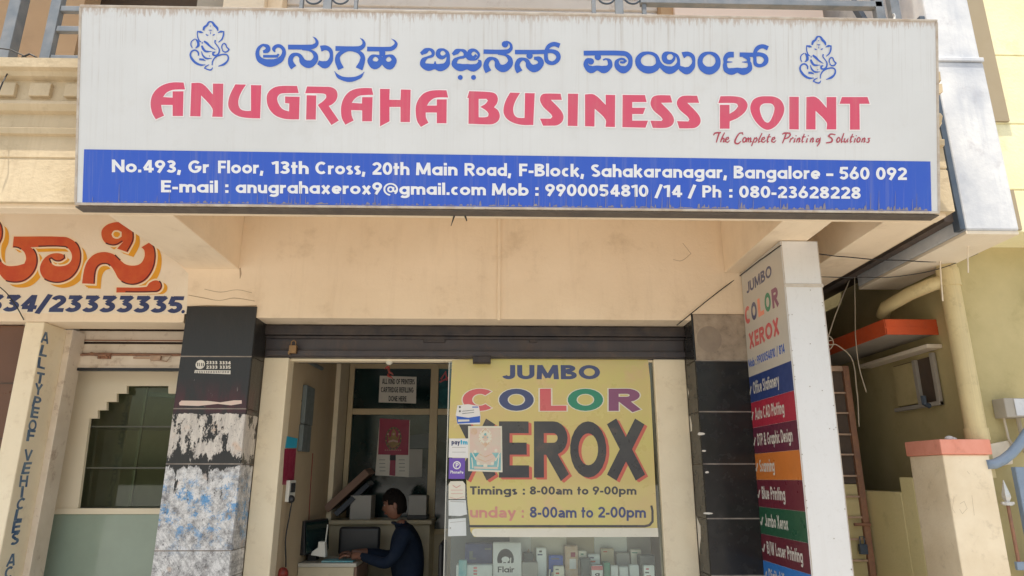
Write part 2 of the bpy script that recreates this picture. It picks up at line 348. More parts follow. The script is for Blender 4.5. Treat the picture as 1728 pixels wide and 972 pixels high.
# ------------------------------------------------------------ lettering engine
def ang(a, b, c):
    u = (b[0]-a[0], b[1]-a[1]); v = (c[0]-b[0], c[1]-b[1])
    n = math.hypot(*u) * math.hypot(*v)
    return 0 if n == 0 else math.degrees(math.acos(max(-1, min(1, (u[0]*v[0]+u[1]*v[1]) / n))))
def smooth(pts, closed, lim=52, sub=4):
    """Hermite through the points, keeping sharp corners; extra components (stroke width) are blended"""
    n = len(pts)
    if closed and pts[0] == pts[-1]: pts = pts[:-1]; n -= 1
    def g(i): return pts[i % n] if closed else pts[max(0, min(n-1, i))]
    def sm(i):
        if not closed and (i <= 0 or i >= n-1): return False
        return ang(g(i-1), g(i), g(i+1)) < lim
    out = []
    for i in range(n if closed else n-1):
        p, q = g(i), g(i+1); d = math.hypot(q[0]-p[0], q[1]-p[1])
        def tan(k, fallback):
            if not sm(k % n if closed else k): return fallback
            a, b = g(k-1), g(k+1); l = math.hypot(b[0]-a[0], b[1]-a[1]) or 1
            return ((b[0]-a[0])/l*d, (b[1]-a[1])/l*d)
        s0 = (q[0]-p[0], q[1]-p[1]); m0 = tan(i, s0); m1 = tan(i+1, s0)
        flat = m0 == s0 and m1 == s0
        for k in range(1 if flat else sub):
            t = k / sub if not flat else 0
            h0, h1, h2, h3 = 2*t**3-3*t*t+1, t**3-2*t*t+t, -2*t**3+3*t*t, t**3-t*t
            e = t*t*(3-2*t)
            out.append((h0*p[0]+h1*m0[0]+h2*q[0]+h3*m1[0], h0*p[1]+h1*m0[1]+h2*q[1]+h3*m1[1]) + tuple(a+(b-a)*e for a, b in zip(p[2:], q[2:])))
    if not closed: out.append(pts[-1])
    return out
class Ink(MB):
    """flat marks laid on a Plane; every mark gets its own tiny height so that none share a plane"""
    def __init__(s, pl, n0=.0012, step=6e-5): super().__init__(); s.pl = pl; s.n = n0*.5; s.step = min(step, 8e-6) if step < .5 else step
    def poly(s, uvs, holes=(), m=0):
        loops = [[Vector((u, v, 0)) for u, v in L_] for L_ in [uvs, *holes]]
        tris = tessellate_polygon(loops); flat = [p for L_ in loops for p in L_]; s.n += s.step
        v = [s.pl.w((p.x, p.y), s.n) for p in flat]; fs = []
        for a, b, c in tris:
            A, B, C = flat[a], flat[b], flat[c]
            cr = (B.x-A.x)*(C.y-A.y) - (B.y-A.y)*(C.x-A.x)
            if abs(cr) < 1e-12: continue
            fs.append((a, b, c) if cr > 0 else (a, c, b))
        s.add(v, fs, m)
    def stroke(s, pts, wd=None, closed=False, m=0):
        """pts (u,v[,w]) -> ribbon"""
        P = []
        for p in pts:
            if not P or math.hypot(p[0]-P[-1][0], p[1]-P[-1][1]) > 1e-6: P.append(p)
        if closed and len(P) > 1 and math.hypot(P[0][0]-P[-1][0], P[0][1]-P[-1][1]) < 1e-6: P.pop()
        if not closed and len(P) > 4 and math.hypot(P[0][0]-P[-1][0], P[0][1]-P[-1][1]) < 1e-4: closed = True; P.pop()
        n = len(P)
        if n < 2: return
        s.n += s.step; vs = []
        for i in range(n):
            a = P[(i-1) % n] if (closed or i > 0) else None; b = P[i]; c = P[(i+1) % n] if (closed or i < n-1) else None
            def nm(p, q): l = math.hypot(q[0]-p[0], q[1]-p[1]) or 1; return (-(q[1]-p[1])/l, (q[0]-p[0])/l)
            if a is None: N_ = nm(b, c); k = 1
            elif c is None: N_ = nm(a, b); k = 1
            else:
                n1, n2 = nm(a, b), nm(b, c); mx, my = n1[0]+n2[0], n1[1]+n2[1]; l = math.hypot(mx, my)
                if l < .2: N_ = n1; k = 1
                else: N_ = (mx/l, my/l); k = min(1.9, 1/max(.3, N_[0]*n1[0]+N_[1]*n1[1]))
            h = (b[2] if len(b) > 2 else wd) / 2 * k; dn = s.n + s.step * .8 * i / n
            vs.append(s.pl.w((b[0]+N_[0]*h, b[1]+N_[1]*h), dn)); vs.append(s.pl.w((b[0]-N_[0]*h, b[1]-N_[1]*h), dn))
        fs = []
        for i in range(n if closed else n-1):
            j = (i+1) % n; fs.append((2*i, 2*i+1, 2*j+1, 2*j))
        s.add(vs, fs, m)
    def disc(s, c, rx, ry=None, m=0, seg=20):
        ry = ry or rx; s.poly([(c[0]+rx*cos(2*pi*k/seg), c[1]+ry*sin(2*pi*k/seg)) for k in range(seg)], m=m)
    def quad(s, x0, y0, x1, y1, m=0): s.poly([(x0,y0),(x1,y0),(x1,y1),(x0,y1)], m=m)
class Crop:
    """marks measured in an enlargement (ox, oy, scale) of the photograph, carried over to the face they are painted on"""
    def __init__(s, ink, ox, oy, sc):
        s.i = ink; s.ox, s.oy, s.sc = ox, oy, sc
        a = ink.pl.px(ox+50, oy+50); b = ink.pl.px(ox+150, oy+50); s.k = math.hypot(a[0]-b[0], a[1]-b[1]) / 100 / sc
    def p(s, q): return s.i.pl.px(s.ox + q[0]/s.sc, s.oy + q[1]/s.sc)
    def st(s, *pts, w=None, closed=False, m=0, lim=75):
        P = [(*p, w) if len(p) < 3 else p for p in pts]
        P = smooth([tuple(map(float, p)) for p in P], closed, lim)
        s.i.stroke([(*s.p(p), p[2]*s.k) for p in P], closed=closed, m=m)
    def pg(s, pts, holes=(), m=0, halo=0, hm=1, off=(0,0), lim=52):
        sh = lambda L_: [s.p((x+off[0], y+off[1])) for x, y in smooth([tuple(map(float, q)) for q in L_], True, lim)]
        if halo:
            s.i.stroke(sh(pts), halo*s.k, True, hm)
            for h in holes: s.i.stroke(sh(h), halo*s.k, True, hm)
        s.i.poly(sh(pts), [sh(h) for h in holes], m)

def arc(cx, cy, rx, ry, a0, a1, n=12):
    return [(cx+rx*cos(R(a0+(a1-a0)*k/n)), cy+ry*sin(R(a0+(a1-a0)*k/n))) for k in range(n+1)]
def glyph(ch, w, geo=True):
    """a bold sans letter as pen strokes: (strokes, advance). cap height 1; geo picks the one-storey a"""
    h = w/2; X = .70; T = 1-h; x = X-h; s = []; A = .7
    def o(W, H=X, x0=0): return arc(x0+W/2, H/2, W/2-h, H/2-h, 90, 450, 22)
    if ch == ' ': return [], .30
    if ch == 'A': A = .86; s = [[(h*.9,0),(A/2-h*.25,1)],[(A-h*.9,0),(A/2+h*.25,1)],[(A*.22,.30),(A*.78,.30)]]
    elif ch == 'B': A = .70; s = [[(h,0),(h,1)],[(h,T),(A*.5,T)]+arc(A*.5,.76,A*.42-h,.24-h,90,-90,8)+[(h,.53)],[(h,.5)]+[(A*.55,.53)]+arc(A*.55,.28,A*.45-h,.28-h,90,-90,8)+[(h,h)]]
    elif ch == 'C': A = .82; s = [arc(A/2+.03,.5,A/2+.02-h,.5-h,48,312,20)]
    elif ch == 'D': A = .80; s = [[(h,0),(h,1)],[(h,T)]+arc(A*.38,.5,A*.62-h,.5-h,90,-90,14)+[(h,h)]]
    elif ch == 'E': A = .60; s = [[(h,0),(h,1)],[(h,T),(A,T)],[(h,.51),(A*.93,.51)],[(h,h),(A,h)]]
    elif ch == 'F': A = .57; s = [[(h,0),(h,1)],[(h,T),(A,T)],[(h,.49),(A*.92,.49)]]
    elif ch == 'G': A = .90; s = [arc(A/2,.5,A/2-h,.5-h,45,350,22),[(A*.5,.46),(A-h*.2,.46)]]
    elif ch == 'H': A = .78; s = [[(h,0),(h,1)],[(A-h,0),(A-h,1)],[(h,.52),(A-h,.52)]]
    elif ch == 'I': A = w; s = [[(h,0),(h,1)]]
    elif ch == 'J': A = .58; s = [[(A-h,1),(A-h,.3)]+arc(A/2,.3,A/2-h,.3-h,0,-165,10)]
    elif ch == 'K': A = .74; s = [[(h,0),(h,1)],[(A-h,1),(h*1.6,.46)],[(h*2.4,.58),(A-h*.8,0)]]
    elif ch == 'L': A = .56; s = [[(h,0),(h,1)],[(h,h),(A,h)]]
    elif ch == 'M': A = .98; s = [[(h,0),(h+.04,1)],[(h*1.4,.98),(A/2,.1)],[(A-h*1.4,.98),(A/2,.1)],[(A-h,0),(A-h-.04,1)]]
    elif ch == 'N': A = .80; s = [[(h,0),(h,1)],[(h,1-h*.7),(A-h,h*.7)],[(A-h,0),(A-h,1)]]
    elif ch == 'O': A = .94; s = [o(A,1)]
    elif ch == 'P': A = .64; s = [[(h,0),(h,1)],[(h,T)]+arc(A*.5,.69,A*.5-h,.31-h,90,-90,10)+[(h,.38+h)]]
    elif ch == 'R': A = .70; A = .76; s = [[(h,0),(h,1)],[(h,T)]+arc(A*.56,.70,A*.40-h,.30-h,90,-90,10)+[(h,.40+h)],[(A*.46,.46),(A-h*.9,0)]]
    elif ch == 'S': A = .66; s = [arc(A/2,.735,A/2-h-.02,.265-h,35,270,12)[:-1]+[(A/2,.5)]+arc(A/2,.28,A/2-h,.28-h,90,-150,12)[1:]]
    elif ch == 'T': A = .62; s = [[(A/2,0),(A/2,1)],[(0,T),(A,T)]]
    elif ch == 'U': A = .76; s = [[(h,1),(h,.36)]+arc(A/2,.36,A/2-h,.36-h,180,360,12)+[(A-h,1)]]
    elif ch == 'V': A = .80; s = [[(h*.8,1),(A/2,0)],[(A-h*.8,1),(A/2,0)]]
    elif ch == 'W': A = 1.1; s = [[(h*.8,1),(A*.29,0)],[(A*.29,0),(A/2,1)],[(A/2,1),(A*.71,0)],[(A-h*.8,1),(A*.71,0)]]
    elif ch == 'X': A = .78; s = [[(h,0),(A-h,1)],[(h,1),(A-h,0)]]
    elif ch == 'Y': A = .76; s = [[(h*.8,1),(A/2,.45)],[(A-h*.8,1),(A/2,.45)],[(A/2,0),(A/2,.5)]]
    elif ch == 'Z': A = .68; s = [[(0,T),(A-h*1.2,T)],[(A-h,1-h),(h,h)],[(h*.6,h),(A,h)]]
    elif ch in 'adgqbp':
        A = .70
        if ch == 'a' and not geo:
            A = .62; s = [arc(A/2-.02,.46,A/2-h-.02,.24-h,155,0,8)+[(A-h,.4),(A-h,0)],[(A-h,.42)]+arc(A*.42,.215,A*.42-h,.215-h,90,360,12)]
        else:
            st = A-h if ch in 'adgq' else h; s = [o(A)]
            if ch in 'a': s.append([(st,0),(st,X)])
            elif ch == 'd': s.append([(st,0),(st,1.03)])
            elif ch == 'b': s.append([(st,0),(st,1.03)])
            elif ch in 'pq': s.append([(st,-.28),(st,X)])
            elif ch == 'g': s.append([(st,X),(st,-.05)]+arc(A/2,-.05,A/2-h,.25-h,0,-150,9))
    elif ch == 'c': A = .54; s = [arc(A/2+.05,X/2,A/2+.03-h,X/2-h,55,305,14)]
    elif ch == 'e': A = .66; s = [arc(A/2,X/2,A/2-h,X/2-h,0,318,18),[(h,X/2-.02),(A-h*.3,X/2-.02)]]
    elif ch == 'f': A = .40; s = [[(.17,0),(.17,.78)]+arc(.36,.78,.19,.2,180,95,6)] ; s.append([(0,x),(A,x)])
    elif ch == 'h': A = .62; s = [[(h,0),(h,1.03)],[(h,.38)]+arc(A/2,.40,A/2-h,X-.40-h,180,0,10)+[(A-h,0)]]
    elif ch == 'i': A = w; s = [[(h,0),(h,X)],[(h,.80),(h,.80+w*.95)]]
    elif ch == 'j': A = w; s = [[(h,-.25),(h,X)],[(h,.80),(h,.80+w*.95)]]
    elif ch == 'k': A = .62; s = [[(h,0),(h,1.03)],[(A-h,X),(h*1.6,.30)],[(h*2.6,.42),(A-h*.8,0)]]
    elif ch == 'l': A = w; s = [[(h,0),(h,1.03)]]
    elif ch == 'm': A = .98; B_ = A/2+h/2; s = [[(h,0),(h,X)],[(h,.36)]+arc((h+A/2)/2,.42,(A/2-h)/2,X-.42-h,180,0,10)+[(A/2,0)],[(A/2,.36)]+arc((A/2+A-h)/2,.42,(A/2-h)/2,X-.42-h,180,0,10)+[(A-h,0)]]
    elif ch == 'n': A = .62; s = [[(h,0),(h,X)],[(h,.38)]+arc(A/2,.40,A/2-h,X-.40-h,180,0,10)+[(A-h,0)]]
    elif ch == 'o': A = .70; s = [o(A)]
    elif ch == 'r': A = .42; s = [[(h,0),(h,X)],[(h,.40)]+arc(.36,.38,.36-h,X-.38-h,180,80,7)]
    elif ch == 's': A = .48; s = [arc(A/2,.52,A/2-h,.18-h*.9,30,270,10)[:-1]+[(A/2,X/2)]+arc(A/2,.185,A/2-h,.185-h*.9,90,-150,10)[1:]]
    elif ch == 't': A = .40; s = [[(.18,0),(.18,.95)],[(0,x),(A,x)]]
    elif ch == 'u': A = .62; s = [[(h,X),(h,.30)]+arc(A/2,.30,A/2-h,.30-h,180,360,10)+[(A-h,X)],[(A-h,0),(A-h,.35)]]
    elif ch == 'v': A = .64; s = [[(h*.8,X),(A/2,0)],[(A-h*.8,X),(A/2,0)]]
    elif ch == 'w': A = .92; s = [[(h*.8,X),(A*.29,0)],[(A*.29,0),(A/2,X)],[(A/2,X),(A*.71,0)],[(A-h*.8,X),(A*.71,0)]]
    elif ch == 'x': A = .64; s = [[(h,0),(A-h,X)],[(h,X),(A-h,0)]]
    elif ch == 'y': A = .64; s = [[(h*.8,X),(A/2+.02,.02)],[(A-h*.8,X),(A*.28,-.28)]]
    elif ch == 'z': A = .54; s = [[(0,x),(A-h,x)],[(A-h,X-h),(h,h)],[(h*.5,h),(A,h)]]
    elif ch == '0': A = .66; s = [o(A,1)]
    elif ch == '1': A = .42; s = [[(A-h,0),(A-h,1)],[(A-h,1-h*.8),(0,.80)]]
    elif ch == '2': A = .64; s = [arc(A/2,.68,A/2-h,.32-h,165,-32,12)+[(h*1.1,h*1.2)],[(h*.3,h),(A,h)]]
    elif ch == '3': A = .62; s = [arc(A/2-.02,.735,A/2-h-.02,.265-h,155,-80,12)+[(A*.35,.52)],[(A*.35,.54)]+arc(A/2-.02,.28,A/2-h+.01,.28-h,75,-155,12)]
    elif ch == 'Ʒ': A = .70; s = [[(.06,T),(A-h,T)],[(A-h*1.1,1-h*.4),(A*.40,.58)],[(A*.40,.60)]+arc(A*.46,.32,A*.5-h,.32-h,80,-150,12)]
    elif ch == '4': A = .70; s = [[(A*.68,0),(A*.68,1)],[(A*.66,.96),(h,.30)],[(h*.8,.27),(A,.27)]]
    elif ch == '5': A = .64; s = [[(A-.03,T),(.17,T)],[(.17,1-h*.2),(.11,.50)],[(.09,.54)]+arc(A/2-.02,.32,A/2-h+.01,.33-h,110,-150,12)]
    elif ch == '6': A = .66; s = [arc(A/2,.33,A/2-h,.33-h,90,450,18),[(h*1.15,.40),(A*.66,1)]]
    elif ch == '9': A = .66; s = [arc(A/2,.67,A/2-h,.33-h,90,450,18),[(A-h*1.15,.60),(A*.34,0)]]
    elif ch == '7': A = .62; s = [[(0,T),(A-h*.6,T)],[(A-h*.8,1-h*.4),(A*.24,0)]]
    elif ch == '8': A = .64; s = [arc(A/2,.745,A/2-h-.03,.255-h,90,450,16),arc(A/2,.285,A/2-h,.285-h,90,450,16)]
    elif ch == '.': A = w*1.1; s = [[(h*1.1,0),(h*1.1,w*1.1)]]
    elif ch == ',': A = w*1.2; s = [[(h*1.3,w*1.1),(h*.6,-.17)]]
    elif ch == ':': A = w*1.1; s = [[(h*1.1,0),(h*1.1,w*1.1)],[(h*1.1,.48),(h*1.1,.48+w*1.1)]]
    elif ch == '-': A = .34; s = [[(0,.36),(A,.36)]]
    elif ch == '/': A = .48; s = [[(h*.6,-.1),(A-h*.6,1.04)]]
    elif ch == '&': A = .80; s = [[(A-h*.6,0)]+[(A*.30,.62)]+arc(A*.42,.79,.17,.14,180,0,8)+[(A*.36,.48)]+arc(A*.36,.24,.29,.17,100,320,8)+[(A-h*.7,.46)]]
    elif ch == '@': A = 1.0; k = w*.6; s = ['@']
    elif ch == '✓': A = .55; s = [[(0,.42),(.17,.12)],[(.17,.08),(A,.95)]]
    else: return [], .4
    return s, A
def type_line(ink, text, a, b, top, w=.2, m=0, gap=None, geo=True, outline=0, om=0, slant=0):
    """text from point a to b on the baseline (uv), cap top at uv `top` above a"""
    gap = w * .38 if gap is None else gap; x = 0; items = []
    for ch in text:
        s, A = glyph(ch, w, geo); items.append((x, s)); x += A + gap
    W = x - gap; ex = ((b[0]-a[0])/W, (b[1]-a[1])/W); ey = (top[0]-a[0], top[1]-a[1])
    # strokes are expanded in letter space, then carried over by the affine map, so stretched words get stretched stems
    sub = Ink(Plane((0,0,0), (1,0,0), (0,1,0)), 0, 1)
    def run(extra, mm):
        sub.v, sub.f, sub.m, sub.n = [], [], [], 0
        for x0, ss in items:
            for q in ss:
                if q == '@':
                    k = w*.62; parts = [([(x0+.5+.43*cos(R(t)), .42+.47*sin(R(t))) for t in range(-50, 275, 15)][::1], k), (arc(x0+.49,.42,.17,.2,90,450,14), k), ([(x0+.68,.62),(x0+.68,.3),(x0+.80,.22),(x0+.92,.4)], k)]
                else: parts = [([(x0+u, v) for u, v in q], w)]
                for pts, k in parts:
                    if extra and math.hypot(pts[0][0]-pts[-1][0], pts[0][1]-pts[-1][1]) > 1e-4:
                        e = extra/2   # lengthen free ends so the outline shows round them too
                        (u0,v0),(u1,v1) = pts[0],pts[1]; l = math.hypot(u0-u1,v0-v1) or 1; pts = [(u0+(u0-u1)/l*e, v0+(v0-v1)/l*e)]+list(pts)
                        (u0,v0),(u1,v1) = pts[-1],pts[-2]; l = math.hypot(u0-u1,v0-v1) or 1; pts = pts+[(u0+(u0-u1)/l*e, v0+(v0-v1)/l*e)]
                    sub.stroke(pts, k+extra)
        nmax = sub.n or 1; vs = []
        for p in sub.v:
            u = p.x + slant * p.y
            vs.append(ink.pl.w((a[0]+u*ex[0]+p.y*ey[0], a[1]+u*ex[1]+p.y*ey[1]), ink.n + p.z * 6e-6))
        ink.n += nmax * 6e-6 + ink.step
        ink.add(vs, sub.f, mm)
    if outline: run(outline, om)
    run(0, m)
def type_px(ink, text, x0, y0, x1, y1, cap, **k):
    a = ink.pl.px(x0, y0); b = ink.pl.px(x1, y1); t = ink.pl.px(x0, y0-cap)
    type_line(ink, text, a, b, (t[0], t[1]) , **k)

# ============================================================ SETTING
mb = MB(); mb.add([(-150,-150,0),(150,-150,0),(150,150,0),(-150,150,0)], [(0,1,2,3)])
lab(mb.build('ground', m_road), kind='structure')
mb = MB(); mb.box(-6, 2.75, -.35, 6, .004, .12); lab(mb.build('shop_step', m_floor, bevel=.008), kind='structure')

# ------------------------------------------------------------ the shop building
B = thing('shop_building', 'cream two-storey building whose ground floor holds the printing shop under the long white sign board', 'building', (0, 0, 0))
ZB = 3.09                                   # underside of the cantilever beams
mb = MB()
mb.box(-1.805, 1.50, 0, .25, 2.71, 3.75)                     # wall above the shop shutter
mb.box(1.50, 2.05, .0, .25, 2.76, 3.75); mb.box(-2.33, -1.805, 0, .25, 2.78, 3.75)
mb.box(2.05, 2.13, .0, .25, .12, 3.75)
mb.box(-6.0, -2.33, 0, .25, 2.67, 3.75)                      # wall with the painted orange lettering
mb.build('front_wall', m_cream, B)
pw = Plane((0, 0, 0), (1, 0, 0), (0, 0, 1))
ik = Ink(pw, .0008); L0 = pw.px(0, 352); ik.poly([pw.px(-60,348), pw.px(214,353), pw.px(318,462), pw.px(315,530), pw.px(-60,528)]); ik.build('whitewashed_area', m_white_wall, B)
mb = MB(); mb.box(-2.36, -1.965, -1.099, -.001, ZB, 3.6)
mb.build('cantilever_beam', m_cream, B, .006)
mb = MB(); mb.box(1.79, 2.105, -1.099, -.001, ZB, 3.6); mb.build('cantilever_beam', m_cream, B, .006)
mb = MB(); mb.box(2.43, 2.752, -1.099, 1.2, ZB, 3.6); mb.build('cantilever_beam', m_cream, B, .006)
mb = MB(); mb.box(-6, 2.765, -1.2, -1.1, ZB, 3.93); mb.build('edge_beam', m_cream, B, .006)
mb = MB(); mb.box(-6, 2.76, -1.099, .3, 3.60, 3.75); mb.build('balcony_slab', m_cream, B)
# moulded balcony fascia, swept along the front and returned round the right-hand end
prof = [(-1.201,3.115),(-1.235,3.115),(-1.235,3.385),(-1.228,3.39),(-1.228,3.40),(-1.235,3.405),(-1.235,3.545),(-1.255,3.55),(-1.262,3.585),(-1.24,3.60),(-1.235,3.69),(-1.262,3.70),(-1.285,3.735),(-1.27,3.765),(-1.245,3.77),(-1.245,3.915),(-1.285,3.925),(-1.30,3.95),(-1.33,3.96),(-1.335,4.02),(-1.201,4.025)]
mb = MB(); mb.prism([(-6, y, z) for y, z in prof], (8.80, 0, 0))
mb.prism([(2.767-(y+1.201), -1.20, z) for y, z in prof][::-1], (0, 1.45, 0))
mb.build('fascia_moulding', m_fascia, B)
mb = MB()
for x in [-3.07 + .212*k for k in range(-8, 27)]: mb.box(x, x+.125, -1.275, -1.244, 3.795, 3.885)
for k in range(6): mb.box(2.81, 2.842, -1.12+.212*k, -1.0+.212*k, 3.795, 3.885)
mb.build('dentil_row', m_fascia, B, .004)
# ---- right side: passage behind the column sign
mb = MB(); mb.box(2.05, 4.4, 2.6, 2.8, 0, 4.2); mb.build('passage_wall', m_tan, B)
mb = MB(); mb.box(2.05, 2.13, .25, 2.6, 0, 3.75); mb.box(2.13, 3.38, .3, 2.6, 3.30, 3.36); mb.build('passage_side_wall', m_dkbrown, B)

# ---- pillars either side of the shop front
def zY0(y, x=370): return aY(x, y, 0).z
def tiles(mb, x0, x1, y, joints, d=.012, m=0):
    for a, b in zip(joints[:-1], joints[1:]): mb.box(x0+.003, x1-.003, y-d, y, a+.0025, b-.0025, m)
jl = [.13, .53, .90, zY0(929), zY0(783), zY0(690), zY0(602), zY0(517)]
jl = sorted(set(round(q, 3) for q in jl))
px0, px1 = -2.315, -1.79
mb = MB(); mb.box(px0+.012, px1-.012, 0, .40, .12, 2.795); P1 = mb.build('front_pillar', m_mortar, B); lab(P1, 'left pillar with black tiles covered by torn posters')
mb = MB(); tiles(mb, px0, px1, 0, jl)
for a, b in zip(jl[:-1], jl[1:]):
    mb.box(px1-.012, px1, .001, .245, a+.0025, b-.0025); mb.box(px0, px0+.012, .001, .245, a+.0025, b-.0025)
mb.build('tile_cladding', m_torn, P1, .002)
mb = MB()
for z in jl[1:-1]: mb.box(px0+.001, px1-.001, -.0126, -.0118, z-.004, z+.004)
mb.build('joint_lines', m_jline, P1)
qx0, qx1 = 1.505, 2.03
jr = sorted([.13, .52, .90, aY(1200,875,0).z, aY(1200,783,0).z, aY(1200,695,0).z, aY(1200,609,0).z])
mb = MB(); mb.box(qx0+.012, qx1-.012, 0, .40, .12, 2.76); P2 = mb.build('front_pillar', m_mortar, B); lab(P2, 'right pillar with black tiles and a bare concrete top')
mb = MB(); tiles(mb, qx0, qx1, 0, jr)
for a, b in zip(jr[:-1], jr[1:]): mb.box(qx0, qx0+.012, .001, .245, a+.0025, b-.0025)
mb.box(qx0, qx0+.012, .001, .245, jr[-1]+.003, 2.76)
mb.build('tile_cladding', m_tile, P2, .002)
mb = MB()
for z in jr[1:]: mb.box(qx0+.001, qx1-.001, -.0126, -.0118, z-.004, z+.004)
mb.build('joint_lines', m_jline, P2)
mb = MB(); mb.box(qx0+.012, qx1-.003, -.010, 0, jr[-1]+.004, 2.755); mb.build('bare_concrete_patch', m_conc, P2, .003)
ik = Ink(Plane((0, -.010, 0), (1,0,0), (0,0,1)), .001); c_ = ik.pl.px(1197, 572); ik.disc(c_, .095, .10, seg=28); ik.build('smoothed_patch', m_conc_pale, P2)
# torn scraps of paper on the right pillar's reveal
pr = Plane((qx0, 0, 0), (0,-1,0), (0,0,1))
ik = Ink(pr, .001)
for (x0,y0,x1,y1) in ((1150,650,1163,676),(1152,700,1168,735),(1155,790,1170,850),(1162,868,1182,948),(1151,686,1160,694)):
    pts = []
    for t in range(12):
        a = 2*pi*t/12; r_ = random.uniform(.75, 1.1); _q = pr.px((x0+x1)/2+(x1-x0)/2*cos(a)*r_*1.1, (y0+y1)/2+(y1-y0)/2*sin(a)*r_); pts.append((max(-.238, min(-.006, _q[0])), _q[1]))
    ik = Ink(pr, .001); ik.poly(pts); ik.build('paper_scrap', m_paper, P2)
ik = Ink(Plane((0, -.012, 0), (1,0,0), (0,0,1)), .001)
for (x, y, w_, h_) in ((1183,732,13,5),(1188,761,9,3),(1193,797,7,4),(1194,866,18,4)):
    ik = Ink(Plane((0, -.012, 0), (1,0,0), (0,0,1)), .001); ik.poly([ik.pl.px(x+w_/2*cos(2*pi*t/9)*random.uniform(.8,1.15), y+h_/2*sin(2*pi*t/9)*random.uniform(.7,1.2)) for t in range(9)])
    ik.build('paper_scrap', m_paper, P2)

# ---- shop shutter box, jambs
mb = MB(); mb.box(px1, qx0, .252, .55, 2.455, 2.72); SH = mb.build('rolling_shutter', m_shut, B, .004); lab(SH, 'dark grey rolled-up shop shutter')
mb = MB(); mb.box(px1, qx0, .205, .249, 2.625, 2.70); mb.box(px1, qx0, .225, .249, 2.60, 2.622); mb.build('guide_hood', m_shut_edge, SH, .004)
mb = MB(); mb.box(px1+.02, qx0, .222, .249, 2.462, 2.505); mb.build('bottom_bar', m_shut, SH, .004)
mb = MB(); c_ = aY(733,574,.24); mb.box(c_.x-.085, c_.x+.085, .232, .249, c_.z-.018, c_.z+.018); mb.build('handle', m_shut_edge, SH, .004)
mb = MB(); c_ = aY(900,575,.24); mb.box(c_.x-.03, c_.x+.03, .236, .249, c_.z-.013, c_.z+.013); mb.build('latch', m_shut_edge, SH, .003)
c_ = aY(495,590,.21)
mb = MB(); mb.box(c_.x-.028, c_.x+.028, .185, .222, c_.z-.03, c_.z+.03); mb.box(c_.x-.034, c_.x-.02, .19, .222, c_.z-.04, c_.z-.012)
mb.tube([(c_.x-.018,.20,c_.z+.03),(c_.x-.016,.20,c_.z+.06),(c_.x,.20,c_.z+.072),(c_.x+.016,.20,c_.z+.06),(c_.x+.018,.20,c_.z+.03)], .005, 6)
o = mb.build('padlock', m_brass, bevel=.004); lab(o, 'small brown padlock hanging on the left end of the dark shop shutter', 'padlock')
c_ = aY(813,606,.21)
mb = MB(); mb.box(c_.x-.07, c_.x+.07, .20, .25, c_.z-.028, c_.z+.022); mb.box(c_.x-.07, c_.x+.07, .195, .25, c_.z-.034, c_.z-.028); mb.build('stop_bracket', m_shut_edge, SH, .003)
mb = MB(); mb.box(px1, -1.60, .255, .40, .12, 2.452); mb.build('door_jamb', m_post, B, .006)
mb = MB(); mb.box(1.255, qx0, .255, .40, .12, 2.452); mb.build('door_jamb', m_post, B, .006)
mb = MB(); mb.box(-1.60, 1.255, .30, .38, 2.435, 2.452); mb.build('door_head', m_post, B)

# ---- conduit strip, cable and strings on the wall
pts = aY(841,374,0), aY(845,541,0)
mb = MB(); mb.box(.018, .044, -.012, -.0005, pts[1].z, 3.59); o = mb.build('wall_conduit', m_cream, bevel=.003); lab(o, 'thin cream cable trunking running up the wall over the shop shutter', 'conduit')
# cracks in the plaster
ik = Ink(pw, .0006)
for pts in ([(318,498,2.2),(345,503,2.6),(370,507,1.5),(395,503,2.4),(430,508,2)], [(345,488,1.6),(372,493,1.8),(400,489,1.4),(425,494,1.6)], [(1152,410,1.2),(1166,428,1.4),(1150,440,1.6),(1136,438,1.2)], 
            [(314,518,3),(350,516,4),(400,517,3.4),(433,516,4)], [(405,452,4),(406,462,5),(405,470,2)]):
    ik.stroke([(*pw.px(x, y), w_*.0027) for x, y, w_ in smooth([tuple(map(float, p)) for p in pts], False)])
ik.build('plaster_cracks', m_crack, B)

# ---- left shop: shutter posts, rolled shutter, brown tiles
mb = MB(); mb.box(-6, -3.49, .10, .3, .12, 2.66); mb.build('brown_tile_wall', m_brown, B)
mb = MB()
for z in (.62, 1.02, 1.42, 1.82, 2.22): mb.box(-6, -3.49, .094, .0995, z, z+.008)
for x in (-3.55, -3.80): mb.box(x, x+.008, .0935, .0994, .12, 2.66)
mb.build('tile_joints', m_dkbrown, B)
x0, x1 = aY(42,545,0).x, aY(75,545,0).x
mb = MB(); mb.box(x0, x1, .001, .43, .12, 2.669); PO = mb.build('shutter_post', m_post, B, .008); lab(PO, 'cream post with blue hand-painted lettering running down its side')
mb = MB(); mb.box(x1+.0, x1+.05, .27, .44, .12, 2.669); mb.build('shutter_guide', m_roll, B, .004)
plp = Plane((x1, 0, 0), (0, 1, 0), (0, 0, 1)); ik = Ink(plp, .0012)
rows = [('A',570,72),('L',592,69),('L',613,66),('T',638,63.5),('Y',657,61),('P',678,57),('E',696,54.5),('O',718,51),('F',735,48),('V',768,43.5),('E',790,39.5),('H',812,36),('I',830,33.5),('C',850,30),('L',869,27),('E',889,23.5),('S',909,20.5),('A',945,14.5),('C',966,11)]
for ch, y, x in rows:
    c = plp.px(x+4.5, y); s_ = .040; tw = .028 if ch == 'I' else .088
    type_line(ik, ch, (c[0]-tw*.5, c[1]-s_+random.uniform(-.004,.004)), (c[0]+tw*.5, c[1]-s_), (c[0]-tw*.5+random.uniform(-.01,.01), c[1]+s_), w=.20)
ik.build('lettering', m_vblue, PO)
zt, zb = aY(220,552,.44).z, aY(220,622,.44).z
mb = MB(); n_ = 4; hh = (zt-zb+.14)/6
